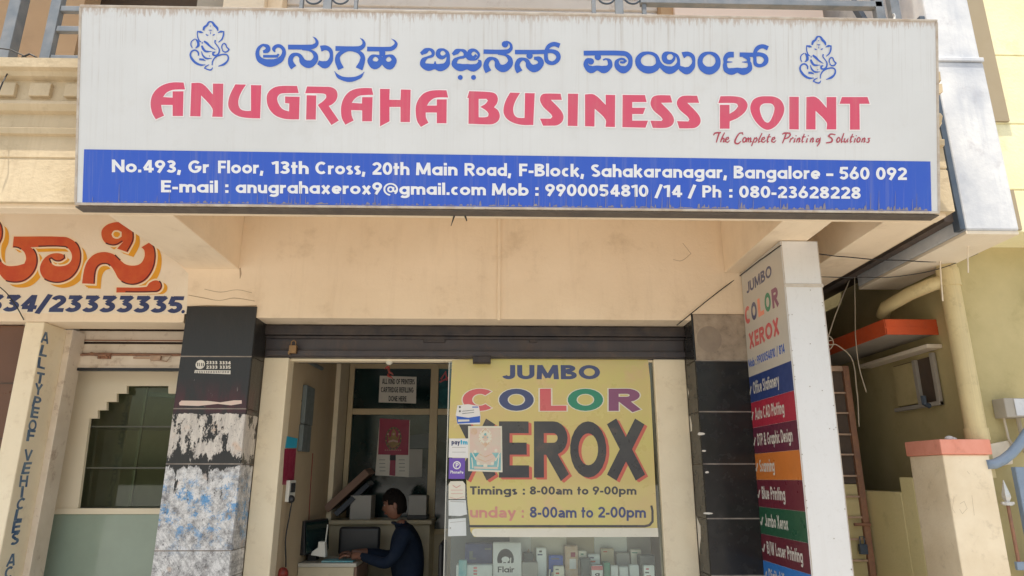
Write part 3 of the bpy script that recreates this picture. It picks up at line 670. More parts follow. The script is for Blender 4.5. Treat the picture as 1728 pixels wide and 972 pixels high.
for k in range(3): mb.box(-3.37, px0+.01, .445+.004*(k % 2), .46, zb+.112+hh*k*1.35, zb+.112+hh*(k+1)*1.35-.019)
RS = mb.build('rolled_shutter', m_roll, B, .008); lab(RS, 'rusty cream shutter of the left shop, rolled up')
mb = MB(); mb.box(-3.39, px0+.01, .425, .44, zb, zb+.105); mb.box(-3.39, px0+.01, .415, .4249, zb, zb+.018); mb.build('bottom_bar', m_roll, RS, .004)
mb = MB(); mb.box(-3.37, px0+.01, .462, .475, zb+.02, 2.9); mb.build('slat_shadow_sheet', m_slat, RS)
mb = MB(); mb.box(-3.375, px0+.005, .412, .4245, zb+.099, zb+.112); mb.build('bar_edge', m_rust, RS)
mb = MB(); mb.box(-3.40, px0+.005, .405, .445, zb-.022, zb-.001); mb.build('dark_gap_strip', m_plastic, RS)  # dark strip added for the shaded gap under the bottom bar
for k in range(3):
    mb = MB(); z = zb+.112+hh*k*1.35; mb.box(-3.37, px0+.01, .440, .4448, z+.004, z+.013); mb.build('slat_lip', m_rust, RS)
mb = MB(); mb.box(-3.425, -3.405, .43, .46, .12, zb+.02); mb.build('rubber_gasket', m_plastic, RS)
c_ = aY(177,601,.42)
mb = MB(); mb.box(c_.x-.05, c_.x+.05, .405, .424, c_.z-.022, c_.z+.026); mb.tube([(c_.x-.11,.412,c_.z+.02),(c_.x-.06,.405,c_.z+.008),(c_.x+.05,.40,c_.z+.004)], .012); mb.tube([(c_.x-.03,.40,c_.z-.02),(c_.x-.03,.385,c_.z-.0),(c_.x+.03,.385,c_.z),(c_.x+.03,.40,c_.z-.02)], .010); mb.build('hasp', m_rust, RS, .003)
c_ = aY(262,604,.42)
mb = MB(); mb.box(c_.x-.17, c_.x+.01, .410, .424, c_.z-.008, c_.z+.008); mb.box(c_.x-.03, c_.x+.05, .40, .424, c_.z-.022, c_.z+.016); mb.tube([(c_.x+.05,.408,c_.z+.016),(c_.x+.13,.408,c_.z+.016),(c_.x+.10,.408,c_.z-.03),(c_.x+.03,.408,c_.z-.02)], .005); mb.build('lock_bolt', m_gatebar, RS, .003)

# ---- painted lettering on the left wall
pl2 = Plane((0, -.0012, 0), (1,0,0), (0,0,1))
ik = Ink(pl2, .0012); C8 = Crop(ik, 0, 360, 5.236)
OR = [([(122,205),(570,208),(640,235),(700,290),(722,380),(700,490),(640,570),(560,610),(480,615),(400,585),(360,530),(355,470),(390,400),(450,360),(520,352),(575,370),(580,400),(540,425),(500,425),(460,400),(445,410),(470,455),(530,468),(600,450),(635,400),(625,340),(580,300),(270,300),(310,330),(335,390),(330,470),(290,545),(220,600),(140,615),(60,600),(0,540),(-60,440),(-60,300),(-20,180),(-30,100),(-80,80),(-80,40),(0,80),(28,140),(25,220),(0,280),(-5,350),(10,420),(60,462),(150,462),(215,445),(230,400),(215,345),(170,310),(112,302)], []),
      ([(1060,78),(1120,90),(1170,130),(1185,190),(1180,250),(1130,345),(1035,312),(1090,250),(1040,280),(990,285),(930,260),(900,210),(900,150),(940,105),(1000,82)], [[(1040,150),(1075,165),(1075,205),(1040,225),(1000,215),(985,185),(1005,155)]]),
      ([(725,620),(735,540),(755,460),(790,400),(850,355),(930,342),(1010,365),(1060,410),(1110,450),(1180,462),(1240,445),(1275,390),(1275,330),(1250,300),(1340,245),(1375,330),(1375,430),(1345,520),(1285,595),(1200,632),(1120,625),(1050,580),(1010,510),(970,460),(920,450),(875,470),(850,520),(840,625)], []),
      ([(1030,655),(1290,650),(1320,615),(1370,592),(1415,605),(1435,640),(1420,680),(1380,698),(1028,700)], [])]
for dx, dy in ((50,42),(36,32),(24,22),(12,12)):
    for P_, H_ in OR: C8.pg(P_, H_, m=1, off=(dx*(1 if P_ is not OR[3][0] else .9), dy*(1 if P_ is not OR[3][0] else .4)))
for P_, H_ in OR: C8.pg(P_, H_, m=0, halo=30, hm=2)
for P_, H_ in OR:
    for L_ in (P_, *H_):
        # dark line just inside the right-hand and lower edges
        q = smooth([tuple(map(float, p)) for p in L_], True); n_ = len(q); run = []
        for i in range(n_ + 1):
            a, b = q[i % n_], q[(i+1) % n_]; nx, ny = (b[1]-a[1]), -(b[0]-a[0])
            sgn = 1
            if nx * .75 - ny * -.65 > 0 and L_ is P_: run.append((*C8.p((a[0]-8, a[1]-7)), 12*C8.k))
            else:
                if len(run) > 1: ik.stroke(run, m=3)
                run = []
        if len(run) > 1: ik.stroke(run, m=3)
type_px(ik, 'ƷƷ4/2ƷƷƷƷƷƷ5', -27, 525.6, 306, 528.3, 28.5, w=.235, m=4, slant=.22, gap=.02)
c_ = pl2.px(309, 526); ik.disc(c_, .013, m=4)
ik.build('painted_lettering', [m_orange, m_yellow, m_cre, m_maroon, m_navy], B)

# ---- upper storey behind the balcony
mb = MB(); mb.box(-6, -3.53, 0, .2, 3.751, 7.5); mb.build('upper_wall', m_tan, B)
mb = MB(); mb.box(-3.9, -2.4, .5, .6, 3.751, 7.5); mb.build('upper_window_recess', m_dkbrown, B)
mb = MB(); mb.box(-2.64, -2.34, .12, .3, 3.751, 7.5); mb.build('upper_wall', m_grey, B)
mb = MB(); mb.box(-2.34, -1.99, -.04, .25, 3.751, 7.5); mb.build('upper_pilaster', m_white_wall, B, .006)
mb = MB(); mb.box(-1.99, -1.86, .02, .25, 3.751, 7.5); mb.build('upper_pilaster', m_cream, B, .006)
mb = MB()
for k in range(28): mb.box(-1.86, 1.44, .12+.012*(k % 2), .16, 4.2+.115*k, 4.2+.115*k+.103)
mb.build('upper_shutter', m_rollup, B, .01)
mb = MB(); mb.box(1.44, 1.55, .02, .25, 3.751, 7.5); mb.build('upper_pilaster', m_tan, B, .006)
mb = MB(); mb.box(1.55, 2.86, -.02, .25, 3.751, 7.5); mb.build('upper_wall', m_pinkwall, B)
mb = MB(); mb.box(2.86, 3.45, .3, .5, 3.751, 7.5); mb.build('upper_window_recess', m_tan, B)
mb = MB(); mb.box(-6, 2.85, -1.35, .5, 7.3, 7.5); mb.build('upper_slab', m_cream, B)
# ---- balcony railing
RL = thing('balcony_railing', 'blue-grey steel balcony railing with scrolls, behind the top of the white sign board', 'railing', (0, -1.1, 4.03))
def bar(mb, x0, x1, z0, z1, y=-1.1, d=.045, m=0): mb.box(x0, x1, y-d/2, y+d/2, z0, z1, m)
mb = MB(); mb.obox((-3.215,-1.14,4.03),(.075,0,0),(0,.08,0),(.0,0,1.0)); mb.build('newel_post', m_rail, RL, .004)
mb = MB(); bar(mb, -2.955, -2.89, 4.03, 5.0, d=.05); mb.build('upright', m_rail, RL, .003)
mb = MB()
for z in (4.15, 4.37, 4.525): bar(mb, -2.89, -1.2, z, z+.04, d=.035)
mb.build('cross_rail', m_rail, RL, .003)
mb = MB(); bar(mb, -6, 2.72, 5.0, 5.06, d=.06); mb.build('top_rail', m_rail, RL, .004)
mb = MB(); bar(mb, .98, 2.65, 4.665, 4.71, d=.05); mb.build('cross_rail', m_rail, RL, .003)
for px, wd in ((508,7),(552,16),(600,7),(1002,8),(1045,16),(1087,8)):
    x = aY(px, 20, -1.1).x; mb = MB(); bar(mb, x-wd/2/290, x+wd/2/290, 4.03, 5.0, d=.03); mb.build('baluster', m_rail, RL, .003)
for px in (530, 575, 1023, 1067):
    c = aY(px, -5, -1.1); mb = MB(); mb.tube([(c.x+.055*cos(R(a)), -1.1, c.z+.055*sin(R(a))) for a in range(150, 400, 12)], .007, 6); mb.build('scroll', m_raild, RL)
mb = MB(); bar(mb, 2.60, 2.66, 4.03, 5.0, d=.05); mb.build('upright', m_rail, RL, .003)
mb = MB(); bar(mb, 2.775, 2.84, 4.03, 5.0, y=-1.0, d=.05); mb.build('upright', m_rail, RL, .003)
mb = MB(); mb.obox((2.74,-1.09,4.03),(.04,0,0),(0,.05,0),(-.06,.35,1.0)); mb.build('brace', m_raild, RL, .003)
mb = MB(); mb.tube([(2.70+.05*cos(R(a)), -1.08, 4.62+.05*sin(R(a))) for a in range(160, 390, 12)], .008, 6); mb.build('scroll', m_silver, RL)
for i, (y, z) in enumerate(((4.09, 4.10), )):
    pass
mb = MB(); mb.tube([aY(-12,107,-1.22), aY(30,108,-1.22), aY(52,112,-1.21), aY(66,122,-1.2), aY(80,125,-1.15)], .006, 6); mb.tube([aY(30,108,-1.2), aY(38,96,-1.2), aY(50,91,-1.2), aY(62,97,-1.2), aY(68,115,-1.16)], .006, 6)
mb.tube([aY(-12,80,-1.2), aY(18,84,-1.2), aY(40,94,-1.2), aY(60,108,-1.19)], .004, 6)
o = mb.build('balcony_cable', m_cable, smooth=True); lab(o, 'looped dark cables lying on the ledge at the foot of the left balcony railing', 'cable')
mb = MB(); mb.tube([aY(16,118,-1.26), aY(5,138,-1.345), aY(-4,160,-1.345)], .004, 6); o = mb.build('ledge_wire', m_cable); lab(o, 'thin dark wire hanging over the dentilled ledge at the left edge', 'cable')

# ------------------------------------------------------------ the neighbour's house on the right
NX = 3.4; NY = -.25
H = thing('yellow_house', 'yellow house on the right with an orange window awning and a white balcony side wall', 'building', (NX, NY, 0))
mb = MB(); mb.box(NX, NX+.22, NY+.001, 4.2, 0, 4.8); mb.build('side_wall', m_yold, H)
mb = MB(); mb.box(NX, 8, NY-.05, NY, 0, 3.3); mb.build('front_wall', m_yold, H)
UY = -.62
zj = [aY(1715, y, UY).z for y in (392, 320, 209, 94, -10)] + [5.9, 6.6, 7.2]
mb = MB()
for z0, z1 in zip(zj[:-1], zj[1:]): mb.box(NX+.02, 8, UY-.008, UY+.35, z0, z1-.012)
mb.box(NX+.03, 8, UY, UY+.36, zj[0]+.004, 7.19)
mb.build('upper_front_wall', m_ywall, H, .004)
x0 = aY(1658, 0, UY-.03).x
mb = MB(); mb.box(x0-.25, aY(1692,150,UY-.03).x, UY-.03, UY-.009, aY(1680,204,UY-.03).z, 7.1); mb.build('upper_shadow_band', m_tanshade, H)  # this strip and the next paint the balcony panel's shadow on the wall
mb = MB(); mb.box(x0-.35, aY(1722,372,UY-.03).x, UY-.03, UY-.009, zj[0]+.01, zj[1]-.015); mb.build('upper_shadow_band', m_tanshade, H)
mb = MB(); mb.box(3.03, 3.375, -1.0, .35, 3.085, 4.325); mb.build('balcony_side_panel', m_panel, H, .012)
mb = MB(); mb.box(3.045, 3.372, -.985, .34, 4.36, 7.2); mb.build('balcony_side_panel', m_panel, H, .012)
mb = MB(); mb.box(3.02, 3.378, -1.01, .355, 4.326, 4.359); mb.build('panel_joint', m_panel, H, .006)
mb = MB(); mb.box(2.99, 3.028, -.995, -.93, 3.09, 4.7); mb.build('panel_edge_strip', m_raild, H, .004)
mb = MB(); mb.box(2.93, 3.0, -.95, 1.6, 3.16, 3.62); mb.build('dark_gap_infill', m_gapdark, H)  # infill added to darken the gap between the houses, stained as well
mb = MB(); mb.box(3.03, 3.375, -.99, .345, 3.060, 3.0845); mb.build('panel_soffit', m_white_wall, H, .004)
# awning: a sloped concrete sunshade with orange edges
za, zb_ = 2.72, 2.61
mb = MB(); mb.box(3.0, NX-.001, .0, 1.5, 2.615, 2.72); AW = mb.build('window_awning', m_grey, H, .004); lab(AW, 'orange-edged concrete sunshade over the side window')
mb = MB(); mb.box(2.99, NX-.001, -.014, -.001, 2.605, 2.725); mb.box(2.986, 2.9985, -.014, 1.5, 2.605, 2.725); mb.box(2.984, NX-.001, -.0175, -.0145, 2.655, 2.667); mb.build('edge_band', m_orange2, AW, .003)
# window in the side wall
mb = MB(); mb.box(NX-.012, NX-.001, .07, .62, 2.10, 2.46); WN = mb.build('window', m_dkbrown, H)
mb = MB(); mb.box(NX-.04, NX-.012, .05, .09, 2.08, 2.48); mb.box(NX-.04, NX-.012, .28, .32, 2.10, 2.46); mb.box(NX-.05, NX-.012, .05, .64, 2.08, 2.11); mb.build('frame', m_grey, WN, .003)
mb = MB(); mb.box(NX-.035, NX-.013, .33, .60, 2.12, 2.45); mb.build('shutter_leaf', m_yold, WN, .003)
mb = MB(); mb.obox((NX-.12,-.03,2.50),(.119,0,0),(0,1.0,0),(0,0,.03)); mb.build('lintel_ledge', m_white_wall, WN, .003)
mb = MB(); mb.tube([(NX-.05,.16,2.08),(NX-.09,.16,2.10),(NX-.09,.16,2.16)], .02); mb.build('latch', m_raild, WN)
# downpipe
pz = [aY(1605,444,-.33), aY(1637,742,-.33)]
D = thing('drain_pipe', 'cream plastic drain pipe with a branch at its top, on the yellow house corner', 'pipe', (3.33, -.33, 1.5))
mb = MB(); mb.tube([(3.335,-.32,1.55),(3.335,-.32,3.07)], .066, 28); mb.build("main_pipe", m_pipe, D)
mb = MB(); mb.tube([(3.335,-.32,2.90),(3.335,-.32,3.03)], .074, 28); mb.build('collar', m_pipe, D); mb = MB(); mb.tube([(3.335,-.32,1.80),(3.335,-.32,1.88)], .074, 28); mb.build('collar', m_pipe, D)
mb = MB(); mb.tube([(3.335,-.32,2.95),(3.24,-.27,2.93),(3.16,-.1,2.90),(3.12,.15,2.86),(3.12,.22,2.80)], .05, 18, ); mb.build('branch', m_pipe, D, smooth=True)
# compound wall and gate pillar
W_ = thing('compound_wall', 'low yellow compound wall ending in a pillar with an orange cap', 'wall', (3.0, -.43, 0))
mb = MB(); mb.box(3.0, 3.14, -.05, .12, 0, 1.555); mb.box(3.0, 3.14, .1201, 1.8, 0, 1.45); mb.build('wall', m_comp, W_, .008)
mb = MB(); mb.box(2.998, 3.315, -.43, -.051, 0, 1.70); mb.build('pillar', m_pillar, W_, .008)
mb = MB(); mb.box(2.985, 3.33, -.445, -.04, 1.7005, 1.80); mb.build('pillar_cap', m_capo, W_, .006)
ik = Ink(Plane((0,-.43,0),(1,0,0),(0,0,1)), .0006)
for pts in ([(1610,838),(1607,858),(1612,866)],[(1620,850),(1627,846),(1632,858),(1624,867),(1619,859)],[(1640,836),(1644,870)],[(1632,795),(1636,800)]):
    ik.stroke([(*ik.pl.px(*p), .0022) for p in pts])
ik.build('scratches', m_scr, W_)
mb = MB(); mb.ball((3.19,-.24,1.815), (.03,.03,.02)); mb.ball((3.215,-.25,1.81), (.02,.02,.015)); o = mb.build('crumpled_paper', m_paperw); lab(o, 'scrap of crumpled white paper on top of the orange pillar cap', 'paper')
# grille gate between the shop and the compound wall
G = thing('grille_gate', 'rusty narrow grille gate with faded horizontal bars beside the compound wall', 'gate', (2.9, .6, 0))
mb = MB(); mb.box(2.935, 2.985, .585, .63, .05, 2.46); mb.box(2.14, 2.19, .585, .63, .05, 2.46); mb.build('stile', m_rust, G, .004)
mb = MB(); mb.box(2.191, 2.934, .587, .628, 2.415, 2.46); mb.build('top_rail', m_gatebar, G, .004)
zz = [aY(1420, y, .6).z for y in (663, 697, 733, 767, 803, 838, 873, 910, 946)]
for z in zz:
    mb = MB(); mb.box(2.191, 2.934, .592, .612, z-.007, z+.007); mb.build('bar', m_gatebar, G)
mb = MB(); mb.box(2.19, 2.934, .615, .620, .05, 1.50); mb.build('sheet_panel', m_yold, G)
mb = MB(); mb.box(2.19, 2.934, .615, .620, 1.505, 2.41); mb.build('dark_panel', m_dkbrown, G)
c_ = aY(1462, 885, .58); mb = MB(); mb.tube([(c_.x-.10,.575,c_.z),(c_.x+.03,.575,c_.z)], .012, 8); mb.build('bolt', m_rust, G)
c_ = aY(1456, 925, .57)
mb = MB(); mb.box(c_.x-.03,c_.x+.03,.55,.583,c_.z-.045,c_.z+.03); mb.tube([(c_.x-.018,.565,c_.z+.03),(c_.x-.016,.565,c_.z+.085),(c_.x+.016,.565,c_.z+.085),(c_.x+.018,.565,c_.z+.03)], .006, 6)
o = mb.build('padlock', m_raild, bevel=.006); lab(o, 'grey padlock hanging on the bolt of the rusty grille gate', 'padlock')
# blue ornamental gate
BG = thing('iron_gate', 'blue-grey iron gate with curved top rail and silver spear point', 'gate', (3.34, -.4, 0))
tp = [(1664,784),(1678,783),(1693,776),(1707,765),(1720,750),(1735,728),(1752,700)]
mb = MB(); mb.tube([aY(x,y,-.42) for x, y in tp], .032, 12); mb.build('curved_rail', m_bgate, BG, smooth=True)
a_, b_ = aY(1716,770,-.42), aY(1736,972,-.42)
mb = MB(); mb.box(3.465, 3.56, -.445, -.40, .1, 1.62); mb.build('upright', m_bgate, BG, .006)
mb = MB(); mb.box(3.36, 3.462, -.435, -.41, .98, 1.03); mb.box(3.561, 4.4, -.435, -.41, .98, 1.03); mb.build('cross_rail', m_bgate, BG, .004)
sp = aY(1694, 850, -.42); x_ = 3.385
mb = MB(); mb.tube([(x_,-.42,1.03),(x_,-.42,sp.z)], .011, 10); mb.build('spear_rod', m_rust, BG)
mb = MB(); mb.tube([(x_,-.42,sp.z-.01),(x_,-.42,sp.z+.01)], .03, 12); mb.tube([(x_,-.42,sp.z+.01),(x_,-.42,sp.z+.04),(x_,-.42,sp.z+.06),(x_,-.42,sp.z+.15)], [.012,.026,.024,.002], 4); mb.box(x_-.04,x_+.04,-.43,-.41,sp.z-.004,sp.z+.012); mb.build('spear_point', m_silver, BG)
# meter box
MT = thing('meter_box', 'grey electricity meter box with two conduits on the yellow front wall', 'meter', (3.62, -.3, 2.0))
c_ = aY(1701, 690, -.33)
mb = MB(); mb.box(c_.x-.085, c_.x+.085, -.42, -.301, c_.z-.065, c_.z+.065); mb.build('box', m_grey, MT, .006)
mb = MB(); mb.box(c_.x-.02, c_.x+.08, -.428, -.4205, c_.z-.055, c_.z+.06); mb.build('door', m_panel, MT, .003)
mb = MB(); mb.tube([(c_.x-.05,-.34,c_.z-.06),(c_.x-.045,-.34,c_.z-.2),(c_.x+.0,-.34,c_.z-.3)], .008, 8); mb.tube([(c_.x+.05,-.34,c_.z-.06),(c_.x+.055,-.34,c_.z-.3)], .014, 8); mb.build('conduit', m_cablew, MT)
c_ = aY(1690, 765, -.32); mb = MB(); mb.obox((c_.x-.10,-.33,c_.z-.10),(.16,0,.03),(0,.025,0),(.02,0,.16)); o = mb.build('cover_plate', m_white_wall, bevel=.004); lab(o, 'tilted pale plate on the yellow wall below the meter box', 'plate')

# ============================================================ SIGN BOARD
TILT = R(14.0); sO = aY(126, 345, -1.33)
sV = Vector((0, -sin(TILT), cos(TILT))); sU = Vector((1, 0, 0)); sp_ = Plane(sO, sU, sV); sN = sp_.N
SW = sp_.px(1586, 360)[0]; SH_ = 1.16
SG = thing('sign_board', 'long white tilted sign board with red and blue lettering above the shop shutter', 'sign', tuple(sO))
mb = MB(); mb.obox(sO - sN*.16 + sV*.0, sU*SW, sN*.158, sV*SH_); mb.build('panel', [m_sign], SG, .004)
mb = MB()
e = .014
for O_, A_, C_ in ((sO, sU*SW, sV*e), (sO+sV*(SH_-e), sU*SW, sV*e)): mb.obox(O_ - sN*.1605 - sV*(.003 if O_ == sO else -.003), A_, sN*.163, C_)
mb.build('horizontal_trim', m_signedge, SG, .002)
mb = MB()
for x in (-.003, SW-e+.003): mb.obox(sO + sU*x + sV*e - sN*.16, sU*e, sN*.1625, sV*(SH_-2*e))
mb.build('vertical_trim', m_signedge, SG, .002)
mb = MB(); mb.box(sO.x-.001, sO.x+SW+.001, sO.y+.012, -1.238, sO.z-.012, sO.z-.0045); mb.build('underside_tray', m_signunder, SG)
for k in range(4):
    x = SW*(.12+.25*k); mb = MB(); a = sO + sU*x + sV*.95 - sN*.16; mb.obox(a, sU*.04, sN*-.01, sV*.04)
    mb.tube([a, Vector((a.x, -1.25, a.z-.1))], .02, 6); mb.build('bracket', m_raild, SG)
ik = Ink(sp_, .0010)
ik.poly([sp_.px(142,252), sp_.px(1570,272.5), sp_.px(1572,357), sp_.px(139,341.5)]); ik.build('blue_band', m_blue, SG)
# splashes of dust clinging to the bottom lip of the band
ik = Ink(sp_, .0013); rg = random.Random(21)
for k in range(420):
    x = 150 + 1415*rg.random()**.8; yb = 355.8-15.6*(1-(x-142)/1428); hgt = rg.expovariate(1/2.0)*(.5+.8*(x-142)/1428); wd_ = rg.uniform(1, 4)
    ik.poly([sp_.px(x-wd_, yb), sp_.px(x+wd_, yb), sp_.px(x+wd_*.4, yb-hgt), sp_.px(x-wd_*.5, yb-hgt*.8)])
for k in range(46):
    x = 150 + 1415*rg.random()**.7; yb = 355.8-15.6*(1-(x-142)/1428); hgt = rg.uniform(8, 34); ik.stroke([(*sp_.px(x, yb), .0036), (*sp_.px(x+.6, yb-hgt), .0008)])
ik.build('grime_splashes', m_grime, SG)

# --- red roman lettering, traced from enlargements
ik = Ink(sp_, .0012)
c1, c2, c3, c4, c5 = [Crop(ik, *o, 6.077) for o in ((240,60),(480,60),(700,60),(960,70),(1210,70))]
RED = [(c1,[(425,482),(440,553),(340,555),(290,565),(245,590),(215,630),(312,637),(312,572),(425,572),(418,826),(312,826),(312,712),(195,712),(205,770),(225,822),(140,860),(105,800),(88,730),(88,670),(110,600),(160,540),(230,500),(320,480)],[]),
 (c1,[(505,487),(615,493),(725,605),(725,493),(833,493),(825,835),(718,833),(718,745),(605,615),(598,830),(492,828)],[]),
 (c1,[(955,500),(1065,503),(1020,575),(990,650),(988,710),(1010,755),(1060,772),(1115,772),(1115,508),(1222,510),(1210,850),(1100,847),(1000,832),(930,795),(890,745),(882,690),(900,610)],[]),
 (c2,[(130,517),(147,590),(20,592),(-45,600),(-73,640),(-60,700),(-18,755),(47,778),(50,697),(7,693),(7,625),(157,628),(150,860),(60,860),(-20,850),(-100,815),(-160,745),(-182,660),(-170,590),(-110,535),(-30,517)],[]),
 (c2,[(232,522),(400,525),(480,530),(530,560),(545,610),(530,665),(490,705),(455,722),(558,872),(482,918),(342,712),(400,670),(428,635),(425,605),(395,595),(213,592)],[]),
 (c2,[(228,612),(327,615),(322,862),(222,862)],[]),
 (c2,[(895,540),(912,608),(820,612),(765,620),(720,650),(690,690),(795,697),(797,632),(905,632),(897,880),(797,880),(797,768),(685,765),(690,820),(710,872),(625,915),(590,850),(580,780),(585,710),(610,640),(660,580),(730,548),(820,538)],[]),
 (c2,[(980,547),(1080,548),(1077,658),(1190,660),(1195,553),(1295,556),(1287,888),(1190,888),(1190,733),(1078,733),(1078,880),(980,932)],[]),
 (c3,[(325,562),(342,636),(250,635),(195,645),(150,680),(125,718),(225,718),(225,655),(328,655),(325,900),(225,900),(225,790),(112,790),(115,840),(140,895),(62,938),(25,880),(10,800),(12,720),(40,650),(90,595),(160,567),(240,560)],[]),
 (c3,[(558,570),(770,580),(830,600),(852,650),(840,700),(812,735),(855,770),(872,830),(850,880),(800,908),(740,912),(550,905),(552,640),(538,640)],[[(655,650),(735,650),(748,668),(725,700),(670,732),(725,765),(755,800),(750,830),(720,838),(655,838)]]),
 (c3,[(978,585),(1080,588),(1035,665),(1010,740),(1015,800),(1040,835),(1080,845),(1125,845),(1130,590),(1230,592),(1215,918),(1100,917),(1010,895),(940,850),(910,790),(915,720),(940,650)],[]),
 (c3,[(1495,597),(1508,660),(1395,660),(1500,770),(1525,830),(1510,885),(1460,920),(1400,925),(1315,925),(1283,852),(1395,852),(1410,832),(1395,805),(1320,735),(1288,680),(1285,640),(1305,605),(1350,595)],[]),
 (c4,[(-10,535),(95,537),(88,868),(-12,866)],[]),
 (c4,[(165,543),(260,545),(377,650),(377,547),(475,549),(472,878),(375,876),(375,800),(265,690),(262,873),(165,870)],[]),
 (c4,[(550,548),(780,550),(797,622),(650,622),(650,680),(785,680),(760,745),(650,745),(650,812),(812,812),(785,885),(548,880)],[]),
 (c4,[(1040,553),(1060,627),(945,630),(1050,740),(1078,800),(1065,850),(1020,880),(960,888),(860,887),(835,812),(950,815),(962,800),(940,770),(870,710),(838,650),(840,610),(860,570),(910,552)],[]),
 (c4,[(1315,557),(1335,630),(1215,630),(1320,740),(1350,800),(1340,850),(1295,885),(1230,892),(1132,892),(1108,817),(1225,820),(1235,800),(1215,770),(1140,705),(1108,650),(1110,610),(1135,575),(1180,557)],[]),
 (c5,[(35,562),(170,562),(260,580),(305,625),(312,670),(280,730),(210,785),(130,820),(128,895),(28,895),(28,650),(128,650),(128,742),(185,705),(215,665),(205,640),(170,632),(12,632)],[]),
 (c5,[(515,562),(590,568),(650,600),(685,660),(687,720),(660,790),(610,860),(550,900),(500,905),(440,870),(380,800),(345,720),(342,660),(370,600),(430,568)],[[(515,635),(560,640),(585,670),(585,710),(565,775),(535,825),(510,832),(480,810),(450,750),(438,690),(450,655),(480,638)]]),
 (c5,[(740,567),(838,568),(838,903),(740,902)],[]),
 (c5,[(915,570),(1015,572),(1122,680),(1122,570),(1222,570),(1222,903),(1122,903),(1122,830),(1010,712),(1010,903),(912,903)],[]),
 (c5,[(1280,570),(1542,570),(1565,640),(1460,640),(1463,905),(1362,905),(1362,640),(1255,640)],[])]
for c, P_, H_ in RED: c.pg(P_, H_, halo=22, hm=1)
ik.build('red_lettering', [m_red, m_halo], SG)

